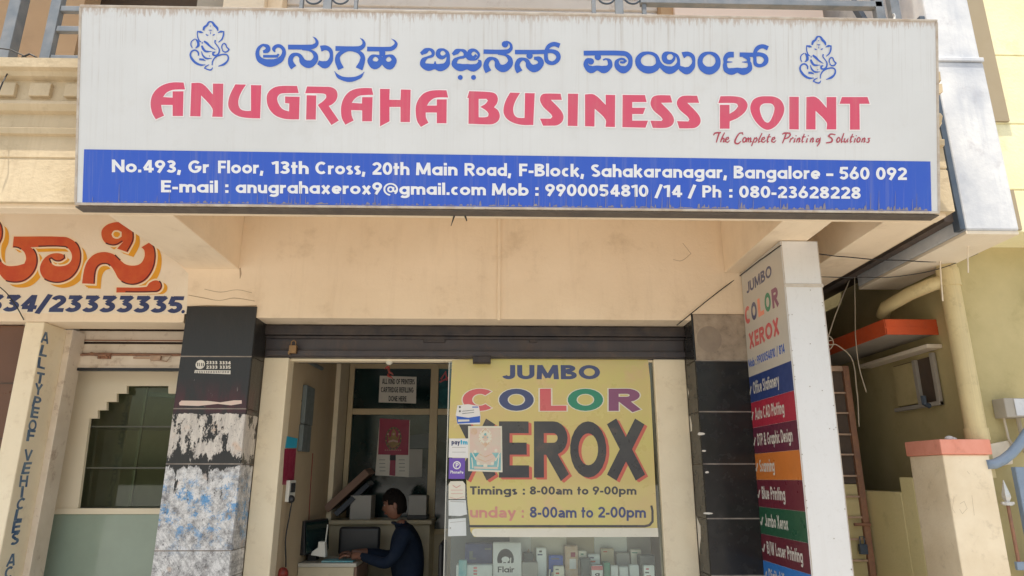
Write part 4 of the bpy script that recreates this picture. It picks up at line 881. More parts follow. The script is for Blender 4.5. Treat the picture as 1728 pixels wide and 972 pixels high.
# --- blue Kannada lettering: pen strokes of changing width
ik = Ink(sp_, .0012)
c1, c2, c3, c4, c5 = [Crop(ik, *o, 6.077) for o in ((240,60),(480,60),(700,60),(960,70),(1210,70))]
K = [(c1,[(1275,98,20),(1230,100,26),(1190,140,34),(1182,200,42),(1215,255,60),(1310,283,82),(1405,255,62),(1448,200,44),(1452,150,36),(1420,112,36),(1380,108,36),(1350,135,38),(1360,170,14)]),
 (c1,[(1240,168,30),(1285,150,52),(1285,115,44),(1245,100,22)]), (c1,[(1240,213,28),(1390,213,28)]), (c1,[(1380,213,28),(1400,190,20)]),
 (c2,[(37,118,50),(265,118,50),(310,106,46),(334,75,34),(320,35,20),(290,12,4)]),
 (c2,[(180,145,10),(270,155,24),(320,205,45),(305,265,60),(250,295,80),(190,270,65),(165,215,38),(125,192,32),(80,208,45),(62,250,50),(72,295,62),(95,328,66)]),
 (c2,[(372,135,62),(420,125,50),(468,150,42),(482,205,34),(466,265,50),(415,300,78),(345,275,44)]),
 (c2,[(523,133,50),(760,133,48),(800,115,44),(816,85,34),(805,50,20),(775,25,4)]),
 (c2,[(580,342,62),(548,270,56),(548,215,46),(590,170,40),(665,148,26),(755,165,36),(800,212,46),(796,270,56),(765,342,74)]),
 (c2,[(512,365,4),(560,425,36),(665,452,50),(770,425,36),(820,372,4)]),
 (c2,[(848,138,48),(1080,138,46),(1120,122,44),(1144,90,34),(1135,60,18),(1095,32,4)]), (c2,[(1003,150,64),(1003,215,58)]),
 (c2,[(935,207,24),(893,222,42),(880,265,58),(925,305,84),(978,280,60),(985,235,46),(935,207,24)],1),
 (c2,[(1068,207,24),(1110,222,42),(1122,265,58),(1077,308,84),(1025,280,60),(1020,235,46),(1068,207,24)],1),
 (c3,[(62,188,34),(110,158,56),(150,142,28),(185,165,36),(182,205,30),(130,225,24),(88,255,50),(85,300,58),(140,325,76),(205,318,56),(265,328,78),(325,300,60),(342,240,36),(335,180,36),(305,148,26)]),
 (c3,[(285,144,26),(245,160,44),(240,200,48),(280,225,40),(320,200,24),(325,165,22),(285,144,26)],1), (c3,[(208,262,6),(208,310,40)]),
 (c3,[(388,195,32),(430,165,56),(470,150,26),(515,170,40),(510,215,30),(450,230,26),(412,260,50),(408,300,58),(465,328,78),(535,320,56),(600,332,78),(655,305,56),(665,268,40),(650,250,10)]),
 (c3,[(525,185,34),(550,232,36),(595,248,22),(640,235,20),(655,190,26),(610,150,30),(565,165,46),(562,205,46),(600,225,30),(632,200,30)]),
 (c3,[(705,165,46),(945,165,46),(982,140,38),(988,105,26),(970,75,22),(935,64,24)]),
 (c3,[(850,192,10),(930,200,26),(978,245,46),(968,300,66),(908,338,78),(855,315,66),(838,260,42),(800,235,30),(757,247,46),(732,290,52),(735,330,62),(755,372,66)]),
 (c3,[(1027,170,46),(1330,168,44),(1400,160,40),(1460,185,50),(1470,240,44),(1415,283,40),(1358,265,44),(1345,215,40),(1350,150,38),(1380,105,44),(1430,88,46),(1485,105,50)]),
 (c3,[(1222,232,30),(1278,245,56),(1292,292,60),(1228,338,80),(1175,315,66),(1152,262,42),(1112,242,30),(1072,255,48),(1050,295,50),(1055,335,62),(1075,373,66)]),
 (c4,[(152,120,50),(560,122,50),(615,150,50),(632,205,44),(610,265,56),(558,290,76),(505,265,60),(490,215,44),(520,183,24),(560,182,24),(580,200,26),(560,215,24),(525,212,22)]),
 (c4,[(225,178,18),(185,195,40),(176,245,50),(225,288,76),(290,272,50),(360,288,78),(418,255,50),(418,205,44),(385,180,18),(350,190,16)]),
 (c4,[(815,118,30),(740,140,46),(708,200,58),(740,265,66),(815,292,78),(890,270,66),(915,215,44),(890,145,36),(815,118,30)],1),
 (c4,[(905,180,40),(945,250,50),(1030,295,80),(1105,262,56),(1125,200,30),(1105,145,30),(1045,114,22)]),
 (c4,[(1045,118,22),(985,135,50),(985,190,54),(1030,212,44),(1070,190,30),(1080,150,22),(1045,118,22)],1),
 (c4,[(1167,142,64),(1215,127,46),(1265,150,42),(1280,210,32),(1260,268,56),(1210,300,76),(1155,280,56),(1130,250,20)]),
 (c4,[(1437,118,28),(1370,145,46),(1345,205,52),(1370,270,70),(1437,300,82),(1505,270,68),(1530,205,52),(1505,145,44),(1437,118,28)],1),
 (c5,[(172,135,58),(120,138,58),(88,168,46),(84,212,36),(82,255,44),(100,295,56),(150,308,70),(208,295,52),(270,308,72),(330,282,56),(336,235,40),(325,205,34),(320,175,38),(270,150,30)]),
 (c5,[(232,135,46),(385,137,44),(440,132,40),(495,160,48),(500,210,46),(450,248,34),(398,235,38),(388,185,34),(390,110,38),(420,65,44),(470,50,42),(522,70,46)]),
 (c5,[(85,211,24),(158,211,6)]), (c5,[(330,211,24),(255,211,6)])]
for c, pts, *cl in K: c.st(*pts, closed=bool(cl))
for c, (x, y), r_ in ((c3,(466,430),25),(c3,(602,430),25),(c3,(925,90),34),(c3,(1177,208),33),(c4,(297,160),33),(c4,(225,205),33)):
    q = c.p((x, y)); ik.disc(q, r_*c.k)
ik.build('blue_lettering', m_lblue, SG)

# --- the seated elephant-headed emblem, drawn as brush lines
EM = [[(340,220,30),(355,165,40),(400,130,36),(430,80,30),(465,68,22),(500,85,34),(530,130,44),(575,175,40),(590,225,20)],
 [(335,258,8),(290,246,40),(240,236,18),(235,290,14),(245,345,18),(270,400,22),(305,418,10)], [(590,260,8),(640,240,36),(690,240,18),(685,300,26),(660,370,24),(600,425,12)],
 [(350,405,30),(400,440,40),(470,505,26),(548,552,8)], [(545,385,24),(540,430,18),(585,490,16),(615,550,22),(600,620,26),(555,650,26),(510,640,30),(508,600,30),(545,590,16)],
 [(205,365,14),(245,420,40),(250,480,44),(205,525,14)], [(195,365,12),(135,410,16),(125,470,18),(150,525,10)],
 [(685,582,8),(656,510,18),(680,452,20),(718,452,22),(742,505,20),(782,545,22),(755,582,22),(710,592,22),(662,566,12)],
 [(255,655,20),(250,600,26),(200,560,26),(135,585,26),(115,650,30),(150,720,40),(210,780,40),(290,815,34),(372,812,10)],
 [(312,480,28),(332,530,40),(380,580,36),(485,580,8)], [(305,580,8),(330,650,26),(390,702,30),(485,700,8)], [(268,718,36),(330,722,34),(378,744,6)],
 [(490,820,14),(500,750,18),(550,680,22),(640,640,24),(730,635,24),(768,672,24),(758,740,28),(700,800,40),(598,838,12)],
 [(442,808,8),(382,842,22),(362,870,18),(420,895,20),(470,900,24),(502,858,8)], [(385,282,10),(402,300,20),(428,302,8)], [(498,302,10),(520,296,20),(538,282,8)],
 [(432,214,8),(460,212,8),(488,216,8)], [(448,228,6),(476,229,6)], [(452,150,14),(468,138,10)], [(462,250,12),(462,285,6)], [(310,438,10),(325,425,14),(320,450,8)], [(440,655,14),(450,668,10)]]
for ox, oy, sx, sy in ((310,30,1,1),(1383-45*.93-1.5,99.5-46*.965,.93,.965)):
    ik = Ink(sp_, .0012); c = Crop(ik, ox, oy, 10.23)
    for s_ in EM: c.st(*[(x*sx, y*sy, w_*.92+3) for x, y, w_ in s_])
    ik.build('emblem', m_lblue, SG)

# --- crimson brush-script line
ik = Ink(sp_, .0012); c = Crop(ik, 1190, 215, 5.959)
def sh(dx, *ss): return [[(x+dx, y, w_) for x, y, w_ in s_] for s_ in ss]
e_ = [(205,130,5),(235,112,7),(232,98,6),(212,108,8),(203,140,9),(225,150,7),(248,130,4)]
o_ = [(395,100,7),(378,125,9),(382,148,8),(398,145,8),(410,120,7),(402,102,7),(392,102,6)]
t_ = [[(655,66,7),(632,130,9),(634,150,7),(650,140,4)],[(630,98,6),(668,94,6)]]
i_ = [[(905,108,7),(893,148,8),(905,145,4)],[(912,88,7),(916,80,7)]]
n_ = [[(930,108,6),(918,150,8)],[(924,130,5),(945,106,7),(952,114,8),(942,148,8),(958,140,4)]]
SC = [[(82,80,6),(100,58,10),(158,52,10)],[(140,58,10),(125,105,9),(112,152,7)],[(195,52,7),(165,115,9),(155,150,8)],[(160,130,5),(180,108,8),(190,115,8),(182,145,8),(196,146,5)], e_,
 [(380,75,5),(375,55,8),(345,60,8),(310,110,10),(300,150,11),(325,165,10),(360,140,5)], o_, [(420,105,6),(412,150,8)],[(416,130,5),(435,105,7),(438,112,8),(430,150,8)],[(433,130,5),(455,105,7),(460,112,8),(452,148,8),(470,140,5)],
 [(500,100,6),(480,150,8),(466,188,7)],[(490,125,5),(515,102,7),(522,118,8),(505,148,7),(488,146,5)],[(572,58,7),(540,125,9),(538,150,8),(555,140,4)], *sh(362,e_), *sh(-8,*t_), *sh(465,e_),
 [(775,70,6),(795,58,10),(850,58,10),(855,78,9),(830,105,9),(795,115,7)],[(815,62,9),(795,115,9),(776,160,7)],[(862,108,6),(850,150,8)],[(856,130,5),(880,105,8),(890,110,6)], *i_, *n_, *sh(342,*t_), *sh(124,*i_), *sh(136,*n_),
 [(1148,112,6),(1125,118,8),(1115,142,8),(1132,146,7),(1158,105,6),(1150,150,8),(1125,190,7)],
 [(1310,74,7),(1262,68,9),(1240,90,9),(1275,115,10),(1270,145,10),(1215,156,8)], *sh(945,o_), [(1395,58,7),(1372,125,9),(1370,150,8),(1385,142,4)], [(1405,108,7),(1395,142,8),(1410,150,7),(1438,110,6),(1428,148,8),(1440,142,4)],
 *sh(828,*t_), *sh(605,*i_), *sh(1148,o_), *sh(655,*n_), [(1660,108,6),(1640,112,7),(1648,130,8),(1640,150,8),(1618,148,5)]]
for s_ in SC: c.st(*[(x, y, w_*1.5) for x, y, w_ in s_])
ik.build('script_lettering', m_script, SG)

# --- white address lines on the band
ik = Ink(sp_, .0020, 2e-5)
for t, a, b in (('No.493,',189,306),('Gr',318,353),('Floor,',368,445),('13th',459,521),('Cross,',532,617),('20th',628,691),('Main',702,772),('Road,',784,863),('F-Block,',876,986),('Sahakaranagar,',997,1227),('Bangalore',1238,1384),('-',1394,1406),('560',1416,1467),('092',1478,1530)):
    f = lambda x: 290.5+(x-189)*13.4/1340
    type_px(ik, t, a, f(a), b, f(b), 21.2, w=.205)
for t, a, b in (('E-mail',272,368),(':',380,386),('anugrahaxerox9@gmail.com',398,820),('Mob',830,892),(':',903,909),('9900054810',920,1094),('/14',1105,1151),('/',1161,1174),('Ph',1185,1217),(':',1230,1236),('080-23628228',1247,1452)):
    f = lambda x: 324.5+(x-272)*11.2/1180
    type_px(ik, t, a, f(a), b, f(b), 20.3, w=.205)
ik.build('white_lettering', m_white, SG)

# strings hanging below the sign
mb = MB()
a = aY(768, 356, -1.24)
mb.tube([a, a+Vector((-.004,0,-.03)), a+Vector((-.022,.0,-.095))], [.008,.006,.002], 6)
b = aY(783, 357, -1.24)
mb.tube([b, b+Vector((.008,0,-.03)), b+Vector((.018,0,-.06))], [.008,.006,.003], 6)
mb.tube([a+Vector((0,0,.0)), (a+b)/2+Vector((0,0,.01)), b], .006, 6)
o = mb.build('string_ends', m_cable); lab(o, 'dark frayed string ends hanging below the middle of the white sign board', 'string')

# ============================================================ COLUMN SIGN (box on the right pillar)
KX, KX2, KY = 1.915, 2.172, -.76
KS = thing('column_sign', 'tall four-sided sign box listing printing services in coloured bands, standing out from the right pillar', 'sign', (2.08, -.3, 0))
LEAN = .019
def kx(z): return -(3.086 - z) * LEAN
mb = MB(); mb.obox((KX+kx(.13),KY,.13), (KX2-KX,0,0), (0,-.016-KY,0), (-kx(.13),0,2.956)); mb.build('box', m_colfront, KS, .006)
kp = Plane((KX - 3.086*LEAN, 0, 0), (0, -1, 0), (LEAN, 0, 1))
def kz(x, y): return kp.px(x, y)
ik = Ink(kp, .0012); H0, H1 = .016, .758
zg = [3.08, sum(kz(*q)[1] for q in ((1263,640),(1333,606)))/2]
edges = [((1263,640),(1333,606)),((1264,680),(1337,661)),((1269,722),(1343,710)),((1273,767),(1349,758)),((1276,810),(1352,810)),((1280,857),(1358,861)),((1285,902),(1364,915)),((1287,949),(1370,966))]
zs = [(kz(*a)[1]+kz(*b)[1])/2 for a, b in edges] + [.55]
ik.quad(H0, zs[0], H1, 3.08); ik.build('grey_panel', m_colsign, KS)
texts = ['Office Stationery','Auto CAD Plotting','DTP & Graphic Design','Scanning','Blue Printing','Jumbo Xerox','B/W Laser Printing','Digital Xerox']
spans = [(1271,1316,655),(1274,1324,695),(1278,1338,740),(1282,1307,787),(1286,1325,835),(1291.5,1330,885),(1295,1354,932),(1298,1340,975)]
for k, nm in enumerate(('blue','red','plum','orange','wine','green','wine2','sky')):
    ik = Ink(kp, .0012+.00005*k); ik.quad(H0, zs[k+1]+.001, H1, zs[k]); bnd = ik.build('service_band', m_band[nm], KS)
    hgt = zs[k]-zs[k+1] if k < 7 else zs[6]-zs[7]; base = zs[k]-hgt*.70; cap = hgt*.46
    ik = Ink(kp, .0020, 2e-5)
    xa, xb, yy = spans[k]; ua, ub = kz(xa, yy)[0], kz(xb, yy)[0]
    type_line(ik, '✓', (ua-.085, base), (ua-.035, base), (ua-.085, base+cap*.75), w=.2)
    type_line(ik, texts[k], (ua, base), (ub, base), (ua, base+cap), w=.19)
    ik.build('lettering', m_bandtxt, bnd)
ik = Ink(kp, .0020, 2e-5)
def kl(t, a, b, cap, **k): 
    A, B_ = kz(*a), kz(*b); type_line(ik, t, A, (B_[0], A[1]+(B_[1]-A[1])*.5+(A[1]-A[1])), (A[0], A[1]+cap), **k)
z_ = lambda x, y: kz(x, y)[1]; h_ = lambda x, y: kz(x, y)[0]
zJ = (z_(1260,495)+z_(1302,468))/2
type_line(ik, 'JUMBO', (h_(1260,495), zJ), (h_(1303,466), zJ), (h_(1260,495), zJ+.085), w=.20, m=1)
zC = (z_(1259,548)+z_(1316,515))/2; u0, u1 = max(.03, h_(1258,545)), h_(1316,515)
cw = (u1-u0)/5
for i, ch in enumerate('COLOR'): type_line(ik, ch, (u0+cw*i*1.02, zC), (u0+cw*(i*1.02+.86), zC), (u0+cw*i*1.02, zC+.135), w=.24, m=(2,1,5,3,4)[i])
zX = (z_(1266,588)+z_(1315,565))/2
type_line(ik, 'XEROX', (max(.05, h_(1265,588)), zX), (h_(1316,563), zX), (max(.05, h_(1265,588)), zX+.115), w=.23, m=2)
zM = (z_(1263,621)+z_(1324,596))/2
type_line(ik, 'Mob : 9900054810 / 814', (max(.03, h_(1263,621)), zM), (h_(1325,596), zM), (max(.03, h_(1263,621)), zM+.062), w=.18, m=6)
ik.build('lettering', [m_ink, m_pnavy, m_pred, m_pgreen, m_ppurp, m_capo, m_lblue], KS)
mb = MB(); zt_ = aY(1390, 482, KY).z; mb.box(KX+kx(zt_)-.002, KX2+kx(zt_)+.003, KY-.004, KY-.0005, zt_-.012, zt_+.012); mb.build('joint_strip', m_tape, KS, .002)
for x in (KX+.004, KX2-.008):
    mb = MB(); mb.obox((x+kx(.14),KY-.003,.14),(.004,0,0),(0,.0025,0),(-kx(.14),0,2.94)); mb.build('corner_trim', m_signedge, KS)
mb = MB(); rnd = random.Random(3)
for k in range(26):
    x = KX+.012 if k % 3 == 0 else (KX2-.016 if k % 3 == 1 else rnd.uniform(KX+.03, KX2-.03)); z = rnd.uniform(.9, 2.9); mb.tube([(x+kx(z),KY-.0005,z),(x+kx(z),KY-.003,z)], .0035, 6)
mb.build('rivets', m_soot, KS)
# cables round the top of the box and in the passage
def cable(name, label, pts, r=.004, m=None, n=8):
    P = [Vector(p) for p in pts]; q = smooth([(p.x, p.z, p.y) for p in P], False, 170, n)
    mb = MB(); mb.tube([(a, c, b) for a, b, c in q], r, 6); o = mb.build(name, m or m_cable, smooth=True); lab(o, label, 'cable'); return o
cable('wall_cable', 'thin dark cable slanting from the shutter box corner up to the grey column sign', [aY(1142,549,.1), aY(1152,541,-.02), aY(1200,502,-.02), aX(1248,466,KX-.006), aX(1285,437,KX-.006), aX(1318,414,KX-.006)], .004)
cable('span_cable', 'upper dark cable spanning from the column sign across to the drain pipe', [aY(1378,428,-.5), aY(1420,433,-.5), aY(1500,439,-.45), aY(1605,438,-.40), aY(1690,400,-.33)], .004)
cable('span_cable', 'lower dark cable spanning from the column sign across to the drain pipe', [aY(1380,467,-.5), aY(1440,468,-.5), aY(1520,466,-.45), aY(1590,452,-.41), aY(1650,428,-.34)], .003)
cable('loose_wire', 'pale wire looping down from the beam end to the grille gate', [aY(1440,458,.5), aY(1420,505,.5), aY(1402,555,.5), aY(1398,580,.5), aY(1412,582,.5), aY(1437,605,.5), aY(1446,660,.52), aY(1450,720,.55)], .005, m_cablew)
cable('loose_wire', 'pale wire hanging straight down in the dark passage mouth', [aY(1442,460,.4), aY(1443,520,.4), aY(1444,570,.4), aY(1450,620,.4), aY(1462,662,.4)], .004, m_cablew)
cable('loose_wire', 'coiled pale wire knot beside the column sign edge', [aY(1392,575,.4), aY(1400,568,.4), aY(1406,580,.4), aY(1396,590,.4), aY(1394,578,.41), aY(1404,574,.41)], .004, m_cablew)
cable('white_cord', 'short white cord hanging from the underside of the white balcony panel', [aY(1634,393,-.75), aY(1633,425,-.75), aY(1634,460,-.75)], .005, m_white_wall)
cable('white_cord', 'white cord hanging just left of the drain pipe top', [aY(1585,415,-.42), aY(1588,470,-.42), aY(1591,508,-.42)], .005, m_white_wall)

cable('wall_cable', 'thin black cable drooping across the painted phone number at the left edge', [aY(-8,478,-.06), aY(14,498,-.06), aY(36,532,-.03), aY(40,540,-.01)], .004)
# sticker printed on the left pillar
stp = Plane((0, -.0135, 0), (1,0,0), (0,0,1))
SK = thing('service_sticker', 'white phone-number sticker with a round emblem on the black left pillar', 'sticker', (-2.2,-.014,2.35))
ik = Ink(stp, .0008, 3e-5); q = ik.pl.px(338, 615); ik.disc(q, .034); ik.build('emblem_disc', m_paper, SK)
ik = Ink(stp, .0015, 3e-5); [ik.stroke([(*stp.px(x,612+.2*k), .006), (*stp.px(x+.6,618), .006)]) for k, x in enumerate((333,336,340,343))]; ik.build('lettering', m_ink, SK)
ik = Ink(stp, .0008, 3e-5)
type_px(ik, '2333 3334', 348, 614.5, 389.5, 615, 5.5, w=.24); type_px(ik, '2333 3335', 348, 622.3, 389.5, 622.3, 5.5, w=.24); ik.build('lettering', m_paper, SK)
ik = Ink(stp, .0008, 3e-5); ik.poly([stp.px(329,624.5), stp.px(389,625), stp.px(389,631.5), stp.px(328,629.5)]); ik.build('strip', m_paper, SK)
ik = Ink(stp, .0012, 3e-5); [ik.stroke([(*stp.px(331+2.9*k,625.7), .0045), (*stp.px(331+2.9*k+rs_.uniform(-.8,.8),629.6), .0045)]) for rs_ in [random.Random(4)] for k in range(20)]; ik.build('lettering', m_ink, SK)
# torn pink slip and scratches low on the same tile
ik = Ink(stp, .0008); ik.poly([stp.px(x,y) for x,y in ((302,680),(306,676),(350,676.5),(372,679),(395,675.5),(408,675.5),(408,681),(390,684),(368,681.5),(335,685),(303,684))]); o = ik.build('torn_slip', m_cardpink); lab(o, 'long torn pinkish paper slip on the second tile of the left pillar', 'paper')
# ============================================================ INSIDE THE PRINTING SHOP
mb = MB(); mb.box(-1.79, -1.60, .401, 4.6, .121, 3.0); mb.build('room_wall', m_room, B)
mb = MB(); mb.box(1.30, 1.50, .401, 4.6, .121, 3.0); mb.build('room_wall', m_room, B)
mb = MB(); mb.box(-6, 2.04, 4.601, 4.75, .121, 3.6); mb.build('room_wall', m_room, B)
mb = MB(); mb.box(-6, 2.04, .56, 4.75, 3.001, 3.1); mb.build('room_ceiling', m_ceil, B)
mb = MB(); mb.box(-1.599, -1.555, 1.86, 2.25, .121, 3.0); mb.build('corner_post', m_post, B)
PY = 2.3
PT = thing('glass_partition', 'cream framed glass partition across the back of the printing shop', 'partition', (-.5, PY, .12))
def P2X(x, y=650): return aY(x, y, PY).x
zT, zM0, zM1 = aY(660,613,PY).z, aY(660,700,PY).z, aY(660,690,PY).z
sx = [(-1.553,-1.50), (P2X(727),P2X(740)), (.1,.16), (1.24,1.299)]
for a, b in sx: mb = MB(); mb.box(a, b, PY-.03, PY+.03, .121, 2.99); mb.build('stile', m_alu, PT, .003)
for (a, b), (c, d) in zip(sx[:-1], sx[1:]):
    for z0, z1 in ((zT-.06, zT), (zM0, zM1), (1.0, 1.05)):
        mb = MB(); mb.box(b+.001, c-.001, PY-.025, PY+.025, z0, z1); mb.build('rail', m_alu, PT, .003)
    mb = MB(); mb.box(b+.001, c-.001, PY-.005, PY+.005, zM1+.001, zT-.061); mb.build('pane', m_cyangl if b > -1 and b < 0 else m_darkgl, PT)
    mb = MB(); mb.box(b+.001, c-.001, PY-.005, PY+.005, 1.051, zM0-.001); mb.build('pane', m_darkgl, PT)
    mb = MB(); mb.box(b+.001, c-.001, PY-.006, PY+.006, .121, .999); mb.build('panel', m_lam, PT)
    mb = MB(); mb.box(b+.001, c-.001, PY-.006, PY+.006, zT+.001, 2.99); mb.build('panel', m_dkbrown, PT)
pp = Plane((0, PY-.0125, 0), (1,0,0), (0,0,1))
def sheet(name, label, cat, pl, corners, m, n=.001, group=None, parent=None):
    ik = Ink(pl, n*2); ik.poly([pl.px(*c) for c in corners])
    v0 = list(ik.v); k = len(v0); ik.v = v0 + [v - pl.N*.0006 for v in v0]
    ik.f = ik.f + [[i+k for i in f][::-1] for f in ik.f] + [[i, i+k, (i+1) % k + k, (i+1) % k] for i in range(k)]; ik.m = [0]*len(ik.f)
    o = ik.build(name, m, parent)
    if label: lab(o, label, cat, group)
    return o
pn = Plane((0, PY-.0065, 0), (1,0,0), (0,0,1))
NT = sheet('notice', 'cream notice about cartridge refilling taped to the top glass of the partition', 'notice', pn, [(641,634),(703,636),(702,681),(639,679)], m_paper, .002)
ik = Ink(pn, .006)
for i, t in enumerate(('ALL KIND OF PRINTERS','CARTRIDGE REFILLING','DONE HERE')):
    xa, xb = ((645,700),(643,698),(656,686))[i]; y = (648,662,677)[i]; type_px(ik, t, xa, y, xb, y+.8, 9, w=.21)
ik.build('lettering', m_ink, NT)
CL = sheet('wall_calendar', 'magenta and white devotional calendar hanging on the partition glass', 'calendar', pn, [(641,706),(692,709),(690,805),(633,802)], m_paper, .003)
ik = Ink(pn, .009); ik.poly([pn.px(*q) for q in ((641,706),(691,709),(689,768),(638,767))]); ik.build('picture', m_calred, CL)
ik = Ink(pn, .011); c_ = pn.px(664,740); ik.disc(c_, .085, .12, m=1); ik.disc(c_, .07, .10, m=2); ik.disc((c_[0],c_[1]-.03), .05, .065, m=0); ik.disc((c_[0],c_[1]+.045), .025, .03, m=0); ik.stroke([(c_[0]-.06,c_[1]-.05,.02),(c_[0],c_[1]-.075,.03),(c_[0]+.06,c_[1]-.05,.02)]); 
for a_ in range(0, 360, 24): ik.disc((c_[0]+.078*cos(R(a_)), c_[1]+.11*sin(R(a_))), .008, m=0, seg=8)
for sx__ in (-1, 1): ik.stroke([(c_[0]+sx__*.02,c_[1]+.01,.012),(c_[0]+sx__*.05,c_[1]+.0,.014),(c_[0]+sx__*.055,c_[1]+.035,.010)], m=0); ik.disc((c_[0]+sx__*.058,c_[1]+.045), .011, m=3, seg=10)
ik.disc((c_[0],c_[1]+.045), .013, m=3); ik.stroke([(c_[0]-.016,c_[1]+.065,.012),(c_[0],c_[1]+.085,.02),(c_[0]+.016,c_[1]+.065,.012)], m=0); ik.stroke([(c_[0]-.05,c_[1]-.035,.016),(c_[0],c_[1]-.02,.02),(c_[0]+.05,c_[1]-.035,.016)], m=3)
for k in range(9): ik.stroke([(c_[0]-.08+.02*k,c_[1]-.125,.010),(c_[0]-.08+.02*k+.004,c_[1]-.112,.004)], m=3)
ik.build('seated_figure', [m_calgold, m_calgreen, m_calred, m_calpink], CL)
ik = Ink(pn, .012)
for k in range(4):
    for j in range(2): q0 = pn.px(640+33*j+.2*k, 776+6.2*k); ik.stroke([(q0[0], q0[1], .005), (q0[0]+.062, q0[1], .005)])
ik.build('date_rows', m_greypl, CL)
ik = Ink(pn, .012); ik.poly([pn.px(*q) for q in ((659,767),(668,767),(667,803),(657,802))]); ik.poly([pn.px(*q) for q in ((658,768),(668,768),(668,777),(658,777))], m=1); ik.build('red_strip', [m_calred, m_ink], CL)
sheet('paper_sheet', 'plain grey-white sheet stuck on the partition glass beside the calendar', 'paper', pn, [(691,758),(713,758),(712,805),(690,805)], m_carton, .002)
sheet('plastic_cover', 'crinkled grey plastic sheet on the partition glass above the plain sheet', 'plastic', pn, [(692,735),(727,730),(726,756),(691,757)], m_greypl, .002)
ik = Ink(pn, .004)
for pts in ([(744,640),(752,628),(754,642)],[(742,645),(757,637)]): ik.stroke([(*pn.px(*p), .018) for p in pts])
ik.build('red_mark', m_pred, PT)
# charm hung from the door head
CH = thing('door_charm', 'lime and dried red chillies strung from the door head', 'charm', tuple(aY(657,612,.33)))
a = aY(657, 610, .33)
mb = MB(); mb.ball((a.x, .33, a.z), .03); mb.build('lime', m_lime, CH, smooth=True)
mb = MB(); mb.tube([(a.x,.33,a.z+.1),(a.x+.003,.33,a.z-.12)], .003, 6); mb.build('string', m_cable, CH)
rc = random.Random(5)
for k in range(6):
    z = a.z - .04 - .015*k; an = rc.uniform(0, 6.3); mb = MB(); mb.tube([(a.x,.33,z),(a.x+.025*cos(an),.33+.02*sin(an),z-.01),(a.x+.042*cos(an),.33+.03*sin(an),z-.025)], [.009,.007,.002], 6); mb.build('chilli', m_chil, CH)
# things on the left room wall
wl = Plane((-1.5995, 0, 0), (0,1,0), (0,0,1))
mb = MB(); z0 = aX(540,770,-1.6).z; a = aX(520,662,-1.55); b = aX(543,668,-1.55)
mb = MB(); mb.box(-1.598, -1.56, a.y, a.y+.26, 1.98, 2.30); o = mb.build('hanging_file', m_greypl, bevel=.006); lab(o, 'upper grey-green file holder on the left room wall', 'file holder', 'file holders on the left room wall')
mb = MB(); mb.box(-1.598, -1.56, a.y-.01, a.y+.24, 1.76, 1.975); o = mb.build('hanging_file', m_greypl, bevel=.006); lab(o, 'lower grey-green file holder on the left room wall', 'file holder', 'file holders on the left room wall')
sheet('wall_poster', 'small dark red picture poster on the left room wall', 'poster', wl, [(480,757),(500,757),(495,818),(476,818)], m_calred, .002)
sheet('wall_poster', 'narrow pale blue poster above the dark red one on the left room wall', 'poster', wl, [(484,736),(502,740),(500,756),(481,756)], m_cyan, .002)
SWB = thing('switch_board', 'white switch board with dark switches on the left room wall', 'switch', tuple(aX(497,842,-1.6)))
a = aX(485,838,-1.58); mb = MB(); mb.box(-1.599,-1.57,a.y,a.y+.17,a.z-.04,a.z+.12); mb.build('plate', m_whitepl, SWB, .004)
for k in range(3): mb = MB(); mb.box(-1.5695,-1.562,a.y+.03+.04*k,a.y+.055+.04*k,a.z+.03,a.z+.10); mb.build('switch', m_plastic, SWB, .002)
mb = MB(); mb.ball((-1.56,a.y+.03,a.z-.02), .03); mb.build('plug', m_plastic, SWB, smooth=True)
cable('power_cable', 'black power cable from the switch board down to the desk', [(-1.555,a.y+.05,a.z-.03),(-1.57,a.y+.06,a.z-.15),(-1.575,a.y+.03,a.z-.3),(-1.57,a.y+.08,.90)], .006)
cable('wall_wire', 'thin wire running down the left room wall below the file holders', [(-1.597,1.18,1.76),(-1.597,1.19,1.45),(-1.597,1.22,1.2)], .004, m_chil)
cable('wall_wire', 'looped thin black wire beside the upper file holder', [(-1.597,.70,2.17),(-1.585,.78,2.07),(-1.585,.86,2.08),(-1.585,.92,2.16)], .005)
mb = MB(); mb.tube([aX(513,606,-1.56), aX(543,622,-1.56)], .018, 10); o = mb.build('tube_light', m_greypl); lab(o, 'unlit tube light fixed high on the left room wall', 'tube light')
# counter, cartons, leaning board
zc = aY(600, 878, 1.75).z
CT = thing('back_counter', 'cream laminate counter below the glass partition', 'counter', (-1.1, 2.0, .12))
mb = MB(); mb.box(-1.545, -.60, 1.78, 2.24, .121, zc-.04); mb.build('cabinet', m_lam, CT, .004)
mb = MB(); mb.box(-1.55, -.58, 1.74, 2.26, zc-.039, zc); mb.build('top', m_lam, CT, .006)
def boxthing(name, label, cat, x0, x1, y0, y1, z0, z1, m, bevel=.004, group=None):
    mb = MB(); mb.box(x0, x1, y0, y1, z0, z1); o = mb.build(name, m, bevel=bevel); return lab(o, label, cat, group)
a, b = aY(592, 836, 1.85), aY(627, 836, 1.85)
c0 = thing('carton', 'pale carton on the counter beside the leaning board', 'carton', (a.x, 1.9, zc)); mb = MB(); mb.box(a.x, b.x, 1.85, 2.1, zc, a.z); mb.build('body', m_carton, c0, .004)
mb = MB(); mb.box(a.x+.001, b.x-.001, 1.845, 1.8495, a.z-.03, a.z-.003); mb.build('flap', m_carton, c0)
a, b = aY(690, 836, 1.85), aY(720, 836, 1.85)
c0 = thing('carton', 'pale carton on the counter behind the seated person', 'carton', (a.x, 1.9, zc)); mb = MB(); mb.box(a.x, b.x, 1.85, 2.1, zc+.04, a.z); mb.build('body', m_carton, c0, .004)
